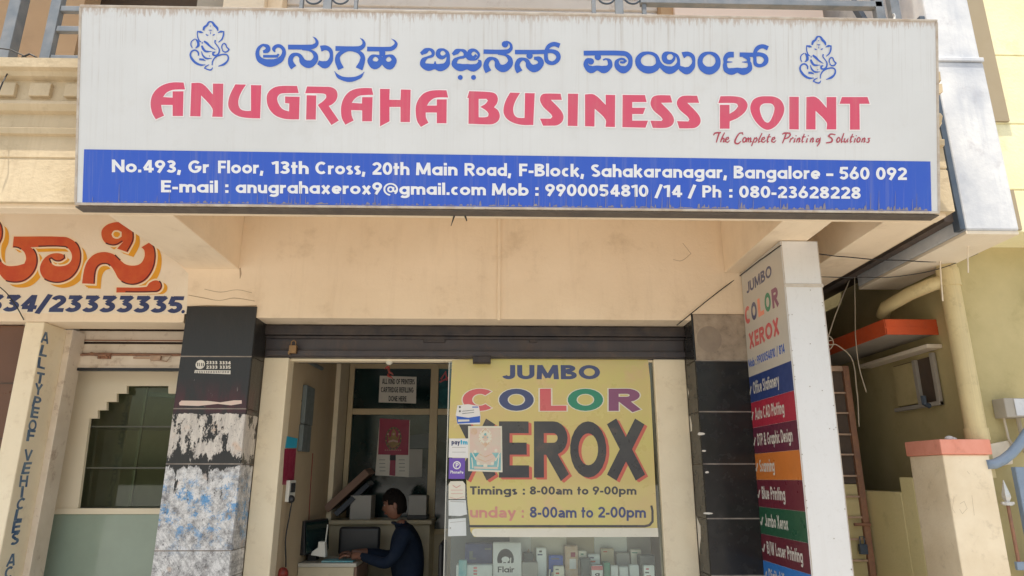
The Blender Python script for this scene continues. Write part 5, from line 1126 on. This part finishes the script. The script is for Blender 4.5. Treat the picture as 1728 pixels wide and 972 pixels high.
mb = MB(); mb.box(a.x-.01, b.x+.01, 1.84, 2.11, zc, zc+.0395); mb.build('tray', m_plastic, c0, .004)
a, b = aY(551, 862, 1.78), aY(621, 798, 1.95)
mb = MB(); d = (b-a); nrm = Vector((-d.z, 0, d.x)).normalized(); mb.obox(a - nrm*.02, d, Vector((0,.34,.02)), nrm*.07)
o = mb.build('leaning_board', m_wood, bevel=.004); lab(o, 'brown plank leaning diagonally over the back counter', 'board')
mb = MB(); mb.obox(a - nrm*.075 + Vector((.05,-.01,0)), d*.8, Vector((0,.25,.02)), nrm*.05); o = mb.build('leaning_board', m_plastic, bevel=.004); lab(o, 'dark slat under the leaning brown plank', 'board')
# desk and what stands on it
zd = aY(560, 950, 1.0).z
DK = thing('computer_desk', 'cream computer desk with a grey top inside the doorway', 'desk', (-1.35, 1.2, .12))
xr = aY(601, 960, .98).x
mb = MB(); mb.box(-1.595, xr, .975, 1.55, zd-.03, zd); mb.build('top', m_desktop, DK, .003)
mb = MB(); mb.box(-1.595, xr-.02, .985, 1.005, .13, zd-.031); mb.build('front_panel', m_lam, DK, .003)
mb = MB(); mb.box(xr-.04, xr-.0, 1.006, 1.54, .121, zd-.031); mb.build('side_panel', m_wood, DK, .003)
MO = thing('monitor', 'dark flat computer monitor at the left end of the desk', 'monitor', (-1.5, 1.2, zd))
mb = MB(); mb.obox((-1.56,1.02,zd+.055),(.10,.42,0),(-.045,.011,0),(-.02,0,.27)); mb.build('screen_housing', m_plastic, MO, .006)
mb = MB(); mb.obox((-1.553,1.035,zd+.07),(.095,.39,0),(.003,-.0007,0),(-.0175,0,.24)); mb.build('screen', m_darkgl, MO)
mb = MB(); mb.box(-1.57,-1.50,1.16,1.28,zd,zd+.056); mb.build('stand', m_plastic, MO, .004)
a = aY(537, 940, 1.08)
HD = thing('desk_phone', 'white boot-shaped desk device with a thin upright stick', 'phone', (a.x, 1.08, zd))
mb = MB(); p0 = [aY(x,y,1.08) for x, y in ((524,937),(549,941),(548,914),(537,914),(536,924),(526,931))]; p0 = [Vector((p.x,1.08,max(zd+.001,p.z))) for p in p0]; mb.prism([p for p in p0], (0,.08,0)); mb.build('body', m_whitepl, HD, .006)
mb = MB(); mb.tube([aY(549,918,1.12), aY(553,885,1.12)], .005, 8); mb.build('stick', m_whitepl, HD)
mb = MB(); mb.box(-1.42,-1.16,1.03,1.20,zd+.0005,zd+.012); o = mb.build('keyboard', m_teal, bevel=.003); lab(o, 'teal keyboard cover on the desk under the hands', 'keyboard')
mb = MB(); a = aY(607, 965, 1.1)
CHR = thing('office_chair', 'dark chair the person at the desk sits on', 'chair', (-.66, 1.25, .12))
mb = MB(); mb.box(-.92,-.42,1.0,1.5,.50,.56); mb.build('seat', m_plastic, CHR, .02)
mb = MB(); mb.box(-.455,-.41,1.03,1.47,.62,1.02); mb.build('backrest', m_plastic, CHR, .02)
mb = MB(); mb.tube([(-.67,1.25,.16),(-.67,1.25,.50)], .03, 10); mb.build('stem', m_plastic, CHR)
mb = MB(); mb.box(-.46,-.40,1.2,1.3,.52,.66); mb.build('back_post', m_plastic, CHR)
for k in range(5):
    an = 2*pi*k/5; mb = MB(); mb.tube([(-.67,1.25,.17),(-.67+.27*cos(an),1.25+.27*sin(an),.145)], [.028,.018], 8); mb.build('leg', m_plastic, CHR)
a, b = aY(572, 889, 1.5), aY(640, 927, 1.5)
C2 = thing('spare_chair', 'black rounded chair back behind the desk, left of the seated person', 'chair', (-1.2, 1.5, .12))
mb = MB(); mb.box(a.x, b.x, 1.5, 1.56, b.z-.05, a.z); mb.build('backrest', m_plastic, C2, .03, segs=4)
mb = MB(); mb.box(a.x, b.x, 1.54, 1.72, .55, .6); mb.build('seat', m_plastic, C2, .02)
mb = MB(); mb.box((a.x+b.x)/2-.03, (a.x+b.x)/2+.03, 1.56, 1.59, .121, b.z-.02); mb.build('post', m_plastic, C2)
mb = MB(); a = aY(470, 965, .36); mb.ball((a.x-.01, .50, a.z-.035), (.045,.05,.05)); mb.ball((a.x-.005, .48, a.z-.10), (.06,.06,.08)); o = mb.build('cloth_bundle', m_chil, smooth=True); lab(o, 'red and black cloth bundle just inside the left door jamb', 'cloth')

# ------------------------------------------------------------ the person at the desk
def skin_mesh(name, verts, edges, radii, root=0, levels=2):
    me = bpy.data.meshes.new(name); me.from_pydata(verts, edges, []); o = bpy.data.objects.new(name, me); COL.objects.link(o)
    o.modifiers.new('skin', 'SKIN'); sv = me.skin_vertices[0].data
    for i, r in enumerate(radii):
        sv[i].radius = r if isinstance(r, tuple) else (r, r); sv[i].use_root = (i == root)
    ss = o.modifiers.new('sub', 'SUBSURF'); ss.levels = levels; ss.render_levels = levels
    dg = bpy.context.evaluated_depsgraph_get(); dg.update(); nm = bpy.data.meshes.new_from_object(o.evaluated_get(dg))
    bpy.data.objects.remove(o); return nm
zh = zd + .035
V = [(-.74,1.24,.64),(-.735,1.24,.80),(-.745,1.24,.96),(-.765,1.24,1.07),(-.795,1.24,1.14),(-.825,1.235,1.20),   # 0-5 pelvis to neck
     (-.755,1.07,1.08),(-.80,.985,.94),(-.87,.975,.865),(-1.01,1.02,.90),(-1.12,1.07,zh+.015),                    # 6-10 near arm
     (-.77,1.41,1.08),(-.83,1.49,.94),(-.91,1.49,.875),(-1.05,1.42,.91),(-1.17,1.34,zh+.015),                   # 11-15 far arm
     (-.70,1.14,.63),(-1.06,1.12,.66),(-1.05,1.12,.24),(-1.15,1.12,.17),                                     # near leg
     (-.70,1.34,.63),(-1.06,1.36,.66),(-1.05,1.36,.24),(-1.15,1.36,.17),
     (-1.19,1.085,zh+.004),(-1.24,1.33,zh+.004)]                                                                # palms
E_ = [(0,1),(1,2),(2,3),(3,4),(4,5),(3,6),(6,7),(7,8),(8,9),(9,10),(3,11),(11,12),(12,13),(13,14),(14,15),(0,16),(16,17),(17,18),(18,19),(0,20),(20,21),(21,22),(22,23),(10,24),(15,25)]
Rr = [(.14,.17),(.125,.16),(.125,.165),(.095,.14),(.06,.065),(.055,.055),.075,.062,.052,.044,.030,.075,.062,.052,.044,.030,.085,.06,.045,.04,.085,.06,.045,.04,(.036,.018),(.036,.018)]
body = skin_mesh('person_body', V, E_, Rr)
bmsh = bmesh.new(); bmsh.from_mesh(body)
# head: a shaped ovoid facing -X, tipped a little down
hc = Vector((-.865, 1.235, 1.325)); tmp = bpy.data.meshes.new('head'); b2 = bmesh.new()
bmesh.ops.create_uvsphere(b2, u_segments=28, v_segments=20, radius=1)
for v in b2.verts:
    x, y, z = v.co
    rx = .098 if x > 0 else .092; sx_ = x*rx; sy_ = y*.076; sz_ = z*.122
    if z < 0: sx_ = sx_*(1-.18*z*z) - .012*(-z); sy_ *= (1-.30*z*z)
    if x < 0:
        f = max(0, -x); nose = math.exp(-((y/.20)**2) - ((z+.12)/.20)**2); sx_ -= .026*nose*f**2
        sx_ += .010*math.exp(-(((abs(y)-.38)/.17)**2) - ((z-.12)/.12)**2)*f
        sx_ -= .008*math.exp(-((y/.30)**2) - ((z+.48)/.10)**2)*f; sx_ -= .010*math.exp(-((y/.3)**2) - ((z+.82)/.15)**2)*f
        sx_ -= .006*math.exp(-((y/.55)**2) - ((z-.28)/.09)**2)*f
    v.co = (sx_, sy_, sz_)
rot = Matrix.Rotation(R(-12), 3, 'Y')
for v in b2.verts: v.co = rot @ v.co + hc
for sy in (-1, 1):   # ears
    r_ = bmesh.ops.create_uvsphere(b2, u_segments=10, v_segments=8, radius=1)
    for v in r_['verts']: v.co = rot @ Vector((v.co.x*.020+.012, v.co.y*.010+sy*.076, v.co.z*.033-.01)) + hc
b2.to_mesh(tmp); b2.free(); bmsh.from_mesh(tmp)
# hands: four curled fingers and a thumb each
for (wx, wy, s_) in ((-1.19, 1.085, 1), (-1.24, 1.33, -1)):
    for i, (oy, L_) in enumerate(((-.028,.062),(-.010,.075),(.009,.070),(.027,.055))):
        pts = [(wx+.0, wy+oy*.7, zh+.008), (wx-.035, wy+oy, zh+.018), (wx-.035-L_*.5, wy+oy*1.1, zh+.012), (wx-.035-L_*.9, wy+oy*1.1, zh-.012)]
        m_ = skin_mesh('finger', pts, [(0,1),(1,2),(2,3)], [.010,.0095,.0085,.0065], 0, 1); bmsh.from_mesh(m_); bpy.data.meshes.remove(m_)
    pts = [(wx+.02, wy+s_*.018, zh+.004), (wx-.012, wy+s_*.045, zh+.002), (wx-.045, wy+s_*.05, zh-.006)]
    m_ = skin_mesh('thumb', pts, [(0,1),(1,2)], [.013,.011,.008], 0, 1); bmsh.from_mesh(m_); bpy.data.meshes.remove(m_)
PE = thing('person', 'person with short black hair in a dark navy shirt seated at the desk, typing', 'person', (-.68, 1.24, .12))
for f in bmsh.faces:
    c = f.calc_center_median(); f.smooth = True
    head = (c - hc).length < .17 and c.z > 1.185
    neck = c.x < -.775 and c.z > 1.170
    hand = c.x < -1.10 and c.z > zh - .03 and c.z < zh + .07
    f.material_index = 1 if head or neck or hand else (2 if c.z < .70 else 0)
    f.material_index = f.material_index
pb = bpy.data.meshes.new('body'); bmsh.to_mesh(pb); bmsh.free()
for m_ in (m_shirt, m_skin, m_plastic): pb.materials.append(m_)
pb.transform(Matrix.Translation(-WL[PE])); ob = bpy.data.objects.new('body', pb); COL.objects.link(ob); ob.parent = PE; WL[ob] = WL[PE]
# hair: cap over crown and back of the skull
b2 = bmesh.new(); bmesh.ops.create_uvsphere(b2, u_segments=28, v_segments=18, radius=1); rh = random.Random(2)
kill = [f for f in b2.faces if (lambda c: c.z < (.40 if c.x < -.40 else (.05 + .12*math.sin(c.y*9) if c.x < .12 else -.70)))(f.calc_center_median())]
bmesh.ops.delete(b2, geom=kill, context='FACES')
for v in b2.verts:
    x, y, z = v.co; k = 1 + rh.uniform(-.02, .05) + .05*max(0, -x)*max(0, z)
    v.co = rot @ Vector((x*(.106 if x > 0 else .101)*k, y*.083*k, z*.133*k + (.006 if x < -.2 else 0))) + hc
me = bpy.data.meshes.new('hair'); b2.to_mesh(me); b2.free(); me.materials.append(m_hair); me.transform(Matrix.Translation(-WL[PE]))
me.polygons.foreach_set('use_smooth', [True]*len(me.polygons)); oh = bpy.data.objects.new('hair', me); COL.objects.link(oh); oh.parent = PE
mb = MB(); rt_ = random.Random(8)
for k in range(150):
    th = rt_.uniform(0, 2*pi); ph = rt_.uniform(.0, 1.25); n_ = Vector((sin(ph)*cos(th), sin(ph)*sin(th), cos(ph)))
    p = rot @ Vector((n_.x*.100, n_.y*.082, n_.z*.130)) + hc; d = (n_*.5 + Vector((-.5, rt_.uniform(-.5,.5), .15))).normalized()
    mb.tube([p, p+d*.012, p+d*.022+Vector((0,0,-.006))], [.004,.003,.0008], 5)
mb.build('hair_tufts', m_hair, PE)
sd_ = oh.modifiers.new('solid', 'SOLIDIFY'); sd_.thickness = .005; sd_.offset = -1
for sy in (-1, 1):   # eyes and brows
    e = rot @ Vector((-.083, sy*.030, .012)) + hc; mb = MB(); mb.ball(e, (.007,.011,.006)); mb.build('eye', m_eye, PE, smooth=True)
    mb = MB(); mb.ball(e+Vector((-.0045,0,-.001)), (.004,.005,.005)); mb.build('pupil', m_ink, PE, smooth=True)
    mb = MB(); q = [rot @ Vector((-.094+.006*abs(t), sy*(.032+.016*t), .032-.003*t*t)) + hc for t in (-1,0,1)]; mb.tube(q, [.002,.004,.002], 6); mb.build('eyebrow', m_hair, PE)
mb = MB(); mb.tube([rot @ Vector((-.093+.012*t*t, .022*t, -.058)) + hc for t in (-1,-.5,0,.5,1)], [.002,.004,.005,.004,.002], 6); mb.build('lips', m_chil, PE)
mb = MB()
mb.tube([(-.825+.055*cos(t*pi/6), 1.24+.062*sin(t*pi/6), 1.165-.012*cos(t*pi/6)) for t in range(13)], .011, 6); mb.build('collar', m_shirt, PE, smooth=True)

# ============================================================ SHOW WINDOW
gl0, gl1 = aY(756, 700, .265).x, 1.253
WG = thing('show_window', 'clear show window pane on the right half of the shop front', 'window', (.4, .265, .12))
mb = MB(); mb.box(gl0, gl1, .300, .306, .13, 2.43); mb.build('pane', m_gl, WG)
mb = MB(); mb.box(gl0-.006, gl0-.0005, .296, .310, .13, 2.43); mb.build('edge_strip', m_whitepl, WG)
GYP = .299
gp = Plane((0, .3075, 0), (1,0,0), (0,0,1))        # inside face of the pane
go = Plane((0, GYP, 0), (1,0,0), (0,0,1))          # outside face
PS = thing('window_poster', 'yellow poster on the show window reading jumbo color in big letters with opening timings', 'poster', (.45, .3, 1.8))
gq = Plane((0, GYP-.0004, 0), (1,0,0), (0,0,1))
pc = [(763,608),(820,604.5),(960,606),(1093,604),(1097,640),(1103,760),(1110,906),(800,906),(794,897),(789,850),(786,790),(760,770),(757,735),(760,670)]
sheet('sheet', None, None, gq, pc, m_pyel, .0006, parent=PS)
ik = Ink(gq, .002, 6e-6)
type_px(ik, 'JUMBO', 847, 640, 1013, 640, 24, w=.225, m=1)
for ch, xa, xb, m in (('C',780,836,2),('O',842,901,1),('L',911,956,2),('O',958,1018,3),('R',1027,1082,4)):
    type_px(ik, ch, xa, 693.5, xb, 693.3, 37.5, w=.235, m=m, outline=.06, om=5)
XR = [('X',773,838),('E',842,893),('R',901,961),('O',962,1024),('X',1023,1090)]
for dx, dy in ((5,3.2),(3,2)):
    for ch, xa, xb in XR: type_px(ik, ch, xa+dx, 806+dy, xb+dx, 806+dy, 95, w=.215, m=6, gap=0)
for ch, xa, xb in XR: type_px(ik, ch, xa, 806, xb, 806, 95, w=.215, m=0, gap=0)
for t, xa, xb in (('Timings',793,873),(':',882,886),('8-00am',894,966),('to',974,993),('9-00pm',1000,1074)): type_px(ik, t, xa, 834.6, xb, 834.8, 14, w=.205, m=0, geo=False)
for t, xa, xb, m in (('unday',793,871,7),(':',880,884,7),('8-00am',894,973,1),('to',981,1001,1),('2-00pm',1009,1090,1)): type_px(ik, t, xa, 873.5, xb, 873.8, 18.5, w=.19, m=m, geo=False)
P_ = lambda *q: [(*gq.px(x, y), .017) for x, y in q]
ik.stroke(P_((791,888),(1088,888),(1096,886),(1101,880),(1101,862),(1099,853)), m=0)
ik.poly([gq.px(*q) for q in smooth([(805.,892.),(1110.,891.),(1111.,906.),(806.,906.),(798.,903.),(796.,897.),(799.,893.)], True)], m=5)
ik.build('lettering', [m_pblack, m_pnavy, m_pred, m_pgreen, m_ppurp, m_pwhite, m_pred2, m_pcoral], PS)
# cards and stickers on the pane
gs = Plane((0, GYP-.0018, 0), (1,0,0), (0,0,1))
def sticker(name, label, cat, corners, m, deco):
    o = sheet(name, label, cat, gs, corners, m, .001); ik = Ink(gs, .004, 6e-6); ms = deco(ik); ik.build('print', ms, o); return o
def d1(ik):
    ik.poly([gs.px(*q) for q in ((770,702),(790,705),(810,702),(810,713),(772,715))]); ik.poly([gs.px(*q) for q in ((773,708),(792,708),(792,711),(773,712))], m=2)
    ik.stroke([(*gs.px(797,687), .008), (*gs.px(807,687), .008)], m=0)
    for y in (693,697): ik.stroke([(*gs.px(780,y+1), .004), (*gs.px(800,y-1), .004)], m=1)
    for x, y in ((776,687),(776,694)): ik.disc(gs.px(x,y), .008, m=1)
    return [m_lblue, m_greypl, m_whitepl]
sticker('window_card', 'white and blue card sticker with a rounded top on the show window', 'sticker', [(772,684),(790,682),(808,685),(811,702),(810,716),(772,716),(769,700)], m_paperw, d1)
def d2(ik):
    type_px(ik, 'pay', 762, 750, 776, 750.3, 8, w=.24, m=0); type_px(ik, 'tm', 777, 750, 789, 750.3, 8, w=.24, m=1)
    for y in (755, 763): ik.stroke([(*gs.px(763,y), .003), (*gs.px(786,y), .003)], m=2)
    return [m_navy, m_cyan, m_carton]
sticker('window_sticker', 'square white paytm sticker on the show window', 'sticker', [(758,740),(791,740),(790,773),(757,772)], m_paperw, d2)
def d3(ik):
    ik.disc(gs.px(771,785), .030); ik.disc(gs.px(771,785), .022, m=1); type_px(ik, 'P', 769, 789, 774, 789, 8, w=.2); type_px(ik, 'PhonePe', 760, 799, 782, 799.5, 5, w=.2)
    return [m_paperw, m_purple]
sticker('window_sticker', 'square purple sticker with a white circle on the show window', 'sticker', [(758,773),(785,773),(784,808),(757,808)], m_purple, d3)
def d4(ik):
    ik.stroke([(*gs.px(764,819), .005),(*gs.px(770,823), .005),(*gs.px(777,819), .005)]); 
    for y in (827, 833): ik.stroke([(*gs.px(761,y), .003), (*gs.px(781,y), .003)])
    ik.stroke([(*gs.px(759,839), .003), (*gs.px(770,842), .003), (*gs.px(783,838), .003)]); return [m_pcoral]
sticker('window_sticker', 'pale cream round-cornered sticker under the purple one', 'sticker', [(760,812),(781,812),(785,817),(785,842),(757,842),(757,817)], m_pwhite, d4)
def d5(ik): ik.stroke([(*gs.px(760,846), .004), (*gs.px(784,847), .004)]); return [m_carton]
sticker('window_sticker', 'blank greenish-white slip below the cream sticker', 'sticker', [(757,844),(786,844),(788,868),(776,871),(757,870)], m_slip, d5)
def d6(ik): ik.stroke([(*gs.px(759,882), .003), (*gs.px(787,879), .003)]); ik.disc(gs.px(760,891), .006); return [m_carton]
sticker('window_sticker', 'lowest blank white slip at the left edge of the show window', 'sticker', [(757,876),(786,874),(787,904),(756,905)], m_slip, d6)
# devotional picture card
DC = sheet('deity_card', 'framed teal and pink devotional picture card on the big yellow poster', 'picture', Plane((0, GYP-.004, 0), (1,0,0), (0,0,1)), [(790,719),(847,719),(848,797),(790,795)], m_pwhite, .001)
gd = Plane((0, GYP-.006, 0), (1,0,0), (0,0,1)); ik = Ink(gd, .001, 6e-6); G_ = lambda *q: [gd.px(*p) for p in q]
ik.poly(G_((793,722),(845,722),(845,764),(793,764)), m=1); ik.poly(G_((793,764),(845,764),(845,794),(793,792)), m=0)
ik.disc(gd.px(800,728), .026, m=3); ik.disc(gd.px(819,737), .050, .062, m=2); ik.disc(gd.px(819,739), .022, .026, m=4); ik.disc(gd.px(819,738), .011, .012, m=3)
ik.poly(G_((819,744),(826,752),(830,764),(836,772),(833,785),(805,785),(803,772),(809,764),(812,752)), m=4)
for q in ([(811,756),(802,761),(798,756)],[(827,756),(836,760),(841,754)],[(808,778),(819,784),(832,777)],[(809,770),(801,774)],[(829,770),(838,776)]): ik.stroke([(*gd.px(*p), .017) for p in q], m=4)
for a_ in range(0, 360, 30): ik.stroke([(*gd.px(819+9*cos(R(a_)), 738+10.5*sin(R(a_))), .006), (*gd.px(819+12.5*cos(R(a_)), 738+14.5*sin(R(a_))), .003)], m=3)
for x_, y_, r_, m_ in ((819,733,.010,0),(815,738,.005,0),(823,738,.005,0),(819,750,.014,3),(819,758,.010,2),(802,762,.012,2),(837,760,.012,2),(807,782,.012,2),(831,782,.012,2),(819,786,.016,2)): ik.disc(gd.px(x_, y_), r_, m=m_, seg=12)
for q in ([(812,746),(819,754),(826,746)],[(808,766),(819,771),(830,766)],[(806,774),(819,779),(832,774)],[(813,730),(819,723),(825,730)]): ik.stroke([(*gd.px(*p), .006) for p in q], m=3)
for q in ([(796,772),(798,790)],[(842,768),(840,788)],[(797,764),(803,776)],[(843,764),(836,778)]): ik.stroke([(*gd.px(*p), .008) for p in q], m=2)
ik.stroke([(*gd.px(800,789), .016), (*gd.px(840,790), .016)], m=4); ik.build('picture', [m_teal, m_cardpink, m_pwhite, m_cardgold, m_cardpink], DC)
# goods standing on the shelf in the window
SHF = thing('display_shelf', 'pale display shelf with added pale boards for street reflections low in the show window', 'shelf', (.45, .7, .12))
zs_ = .80
mb = MB(); mb.box(gl0+.02, 1.25, .33, .70, zs_-.03, zs_); mb.build('shelf', m_lam, SHF, .003)
for k, (xa, xb, m) in enumerate(((gl0+.02,.13,m_greypl),(.132,.30,m_bright),(.302,.58,m_pwhite),(.582,.80,m_lam),(.802,1.06,m_bright),(1.062,1.25,m_carton))):  # pale boards added in place of bright street reflections in the pane
    mb = MB(); mb.box(xa, xb, .68, .695, zs_+.0005, 1.30); mb.build('reflection_board', m, SHF)
for x in (gl0+.05, 1.2): mb = MB(); mb.box(x, x+.04, .40, .68, .121, zs_-.031); mb.build('leg', m_lam, SHF)
def goods(xa, xb, ytop, Y, m, name, label, dep=.10, deco=None, cat='box'):
    Y = .375 + (Y-.45)*.75; a, b = aY(xa, ytop, Y), aY(xb, ytop, Y); t = thing(name, label, cat, ((a.x+b.x)/2, Y, zs_)); mb = MB(); mb.box(a.x, b.x, Y, Y+dep, zs_+.0005, a.z); mb.build('body', m, t, .004)
    if deco:
        pl = Plane((0, Y-.0005, 0), (1,0,0), (0,0,1)); ik = Ink(pl, .001, 8e-6); ms = deco(ik); ik.build('print', ms, t)
    mb = MB(); mb.box(a.x+.004, b.x-.004, Y+.004, Y+dep-.004, a.z+.0003, a.z+.003); mb.build('lid', m, t)
    return t
def qd(ik, x0, y0, x1, y1, m=0): ik.poly([ik.pl.px(x0,y1), ik.pl.px(x1,y1), ik.pl.px(x1,y0), ik.pl.px(x0,y0)], m=m)
goods(785, 831, 918, .62, m_navy, 'goods_box', 'dark navy box at the left end of the display shelf', deco=lambda ik: (qd(ik,792,930,798,944), qd(ik,798,941,803,944), qd(ik,818,925,829,928), [m_greypl])[-1])
def gb(ik):
    for y in (957, 962, 967): qd(ik, 799, y, 805, y+3)
    return [m_pred]
goods(770, 831, 954, .50, m_slip, 'goods_box', 'white box with small red stripes in front of the navy box', deco=gb)
def fl(ik):
    type_px(ik, 'Flair', 840, 966, 868, 966, 10, w=.17); ik.poly([ik.pl.px(853+14*cos(R(a)), 944-18*sin(R(a))) for a in range(-20, 201, 10)], m=0); ik.disc(ik.pl.px(853,944), .03, .02, m=1)
    for x in (848, 855, 861): ik.stroke([(*ik.pl.px(x,952), .010), (*ik.pl.px(x+1,941), .008)], m=1)
    return [m_ink, m_paperw]
goods(832, 880, 916, .55, m_paperw, 'pen_box', 'white pen box with a dark arch picture, on the display shelf', deco=fl, dep=.06)
goods(881, 908, 950, .55, m_carton, 'goods_box', 'small pale carton right of the pen box')
goods(884, 900, 934, .70, m_greypl, 'goods_box', 'dark grey box behind the small pale carton')
goods(953, 975, 922, .70, m_cardgold, 'goods_box', 'brownish box with a pink label standing tall on the shelf', deco=lambda ik: (qd(ik, 963,932,971,940), qd(ik, 961,943,972,960,1), [m_calred, m_paperw])[-1])
goods(980, 997, 943, .60, m_greypl, 'goods_box', 'dark green-grey box left of the red-topped carton')
goods(998, 1017, 955, .52, m_paperw, 'goods_box', 'white carton with a red top edge on the display shelf', deco=lambda ik: (qd(ik, 998,955,1017,962), type_px(ik,'a',1004,972,1012,972,7,w=.2,m=1), [m_pred, m_ink])[-1])
goods(1019, 1030, 950, .58, m_pgreen, 'goods_box', 'narrow dull green box right of the red-topped carton')
for k, (xa, xb, yt) in enumerate(((1031,1043,955),(1045,1060,957),(1062,1078,954))):
    goods(xa, xb, yt, .52+.01*k, m_slip, 'goods_box', ('small pale packet, leftmost of the three pale packets','small pale packet in the middle of the three pale packets','small pale packet, rightmost of the three pale packets')[k], dep=.05)
goods(1040, 1062, 934, .72, m_carton, 'goods_box', 'pale grey box behind the three pale packets'); goods(1079, 1105, 938, .60, m_greypl, 'goods_box', 'dark box at the right end of the display shelf')
goods(774, 788, 946, .47, m_teal, 'goods_box', 'teal bottle box at the far left of the display shelf', dep=.05)
more = [(806,830,936,.66,m_carton,'pale carton behind the striped white box'),(862,880,938,.68,m_pred,'dull red box behind the pen box'),(905,922,925,.70,m_bright,'tall bright white box left of the brownish box'),
 (926,950,938,.70,m_lblue,'blue box standing behind the pencil bundle'),(934,952,956,.54,m_pwhite,'cream box right of the pencil bundle'),(976,990,930,.72,m_pwhite,'tall cream box behind the dark green-grey box'),
 (992,1012,936,.72,m_bright,'bright white box behind the red-topped carton'),(1014,1036,926,.74,m_lam,'tall tan box near the middle right of the display shelf'),(1064,1082,928,.74,m_pwhite,'tall cream box behind the rightmost pale packet'),(1086,1104,955,.50,m_bright,'white box in front of the dark box at the right end of the shelf')]
rm = random.Random(12)
def stripes(ik, x0, x1, y0):
    for k in range(rm.randint(1, 3)):
        ya = y0 + 4 + 6*k; xa = x0 + rm.uniform(2, 5); qd(ik, xa, ya, xa + (x1-x0-6)*rm.uniform(.4, .9), ya+rm.uniform(1.5, 3.5), k % 3)
    return rm.sample([m_navy, m_pred, m_pgreen, m_greypl, m_orange, m_cyan, m_ink], 3)
for xa, xb, yt, Y, m, l_ in more: goods(xa, xb, yt, Y, m, 'goods_box', l_, dep=.06, deco=lambda ik, a=xa, b=xb, y=yt: stripes(ik, a, b, y))
mb = MB()
rp = random.Random(9)
a = aY(912, 960, .6)
for k in range(9):
    an = rp.uniform(-.5, .5); b0 = Vector((a.x+rp.uniform(-.05,.05), .6+rp.uniform(-.02,.02), zs_)); mb.tube([b0, b0+Vector((.2*an,.02,.16+rp.uniform(0,.06)))], [.02,.003], 6)
o = mb.build('brush_bunch', m_cardgold); lab(o, 'bunch of tan brushes fanned out on the display shelf', 'brushes')
mb = MB()
for k in range(7): b = aY(926+k*4, 966-rp.uniform(0,6), .5); mb.tube([Vector((b.x,.5,zs_)), b+Vector((.01,0,.0))], .006, 6)
o = mb.build('pencil_bundle', m_whitepl); lab(o, 'bundle of pale pencils right of the tan brushes on the display shelf', 'pencils')

# ============================================================ LEFT SHOP
mb = MB(); mb.box(-6, -2.0, 2.6, 2.7, .12, 3.0); mb.build('left_room_wall', m_dkbrown, B)
mb = MB(); mb.box(-2.0, -1.80, .401, 4.6, .121, 3.0); mb.build('left_room_wall', m_room, B)
SY = .62
s2 = Plane((0, SY, 0), (1,0,0), (0,0,1))
SC_ = thing('stepped_showcase', 'cream showcase front with a stair-stepped dark opening in the left shop', 'showcase', (-3, SY, .12))
op = [(132,855),(151,706),(165,706),(165,692),(180,692),(180,678),(197,678),(197,664),(214,664),(214,651),(284,651),(284,664),(310,664),(310,700)]
u = [s2.px(*q) for q in op]; x_r = -2.32
out = [(-3.49, s2.px(90,866)[1]), (-3.49, 2.62), (x_r, 2.62), (x_r, u[12][1])]
# the board as two simple prisms: left side with the steps, and the band across the top
poly = [out[0], (u[0][0], out[0][1]), u[0]] + u[1:13] + [(x_r, u[12][1]), (x_r, 2.62), (-3.49, 2.62)]
ring = [Vector((a, SY, b)) for a, b in poly]
tris = tessellate_polygon([[Vector((a, b, 0)) for a, b in poly]])
mb = MB(); n_ = len(ring); vv = ring + [v+Vector((0,.03,0)) for v in ring]; fs = []
for a, b, c in tris:
    if (ring[b]-ring[a]).cross(ring[c]-ring[a]).y > 0: a, b, c = a, c, b
    fs += [(a, b, c), (a+n_, c+n_, b+n_)]
for i in range(n_): j = (i+1) % n_; fs.append((i, i+n_, j+n_, j))
mb.add(vv, fs); mb.build('front_board', m_showcase, SC_)
zl = s2.px(132,855)[1]
mb = MB(); mb.box(-3.49, x_r, SY-.02, SY+.06, zl-.055, zl-.012); mb.build('bottom_ledge', m_showcase, SC_, .003)
mb = MB(); mb.box(-3.49, x_r, SY+.45, SY+.47, zl-.05, 2.62); mb.build('back', m_showdark, SC_)
for y in (722, 790):
    z = aY(200, y, SY+.2).z; mb = MB(); mb.box(-3.30, x_r, SY+.05, SY+.44, z-.006, z+.006); mb.build('shelf', m_shelf, SC_)
for x in (-2.90, ): mb = MB(); mb.box(x, x+.02, SY+.09, SY+.11, zl, 2.4); mb.build('glass_joint', m_shelf, SC_)
mb = MB(); mb.box(-3.40, x_r, SY+.07, SY+.075, zl, 2.45); mb.build('glass', m_gl2, SC_)
mb = MB(); mb.box(-3.49, x_r, SY-.005, SY+.01, .14, zl-.056); mb.build('lower_glass', m_glowgl, SC_)
mb = MB(); mb.obox((-2.95,SY+.2,2.22),(.65,0,-.05),(0,.05,0),(0,0,.035)); mb.build('reflection_bar', m_greypl, SC_)  # bar added in place of a diagonal reflection in the showcase glass
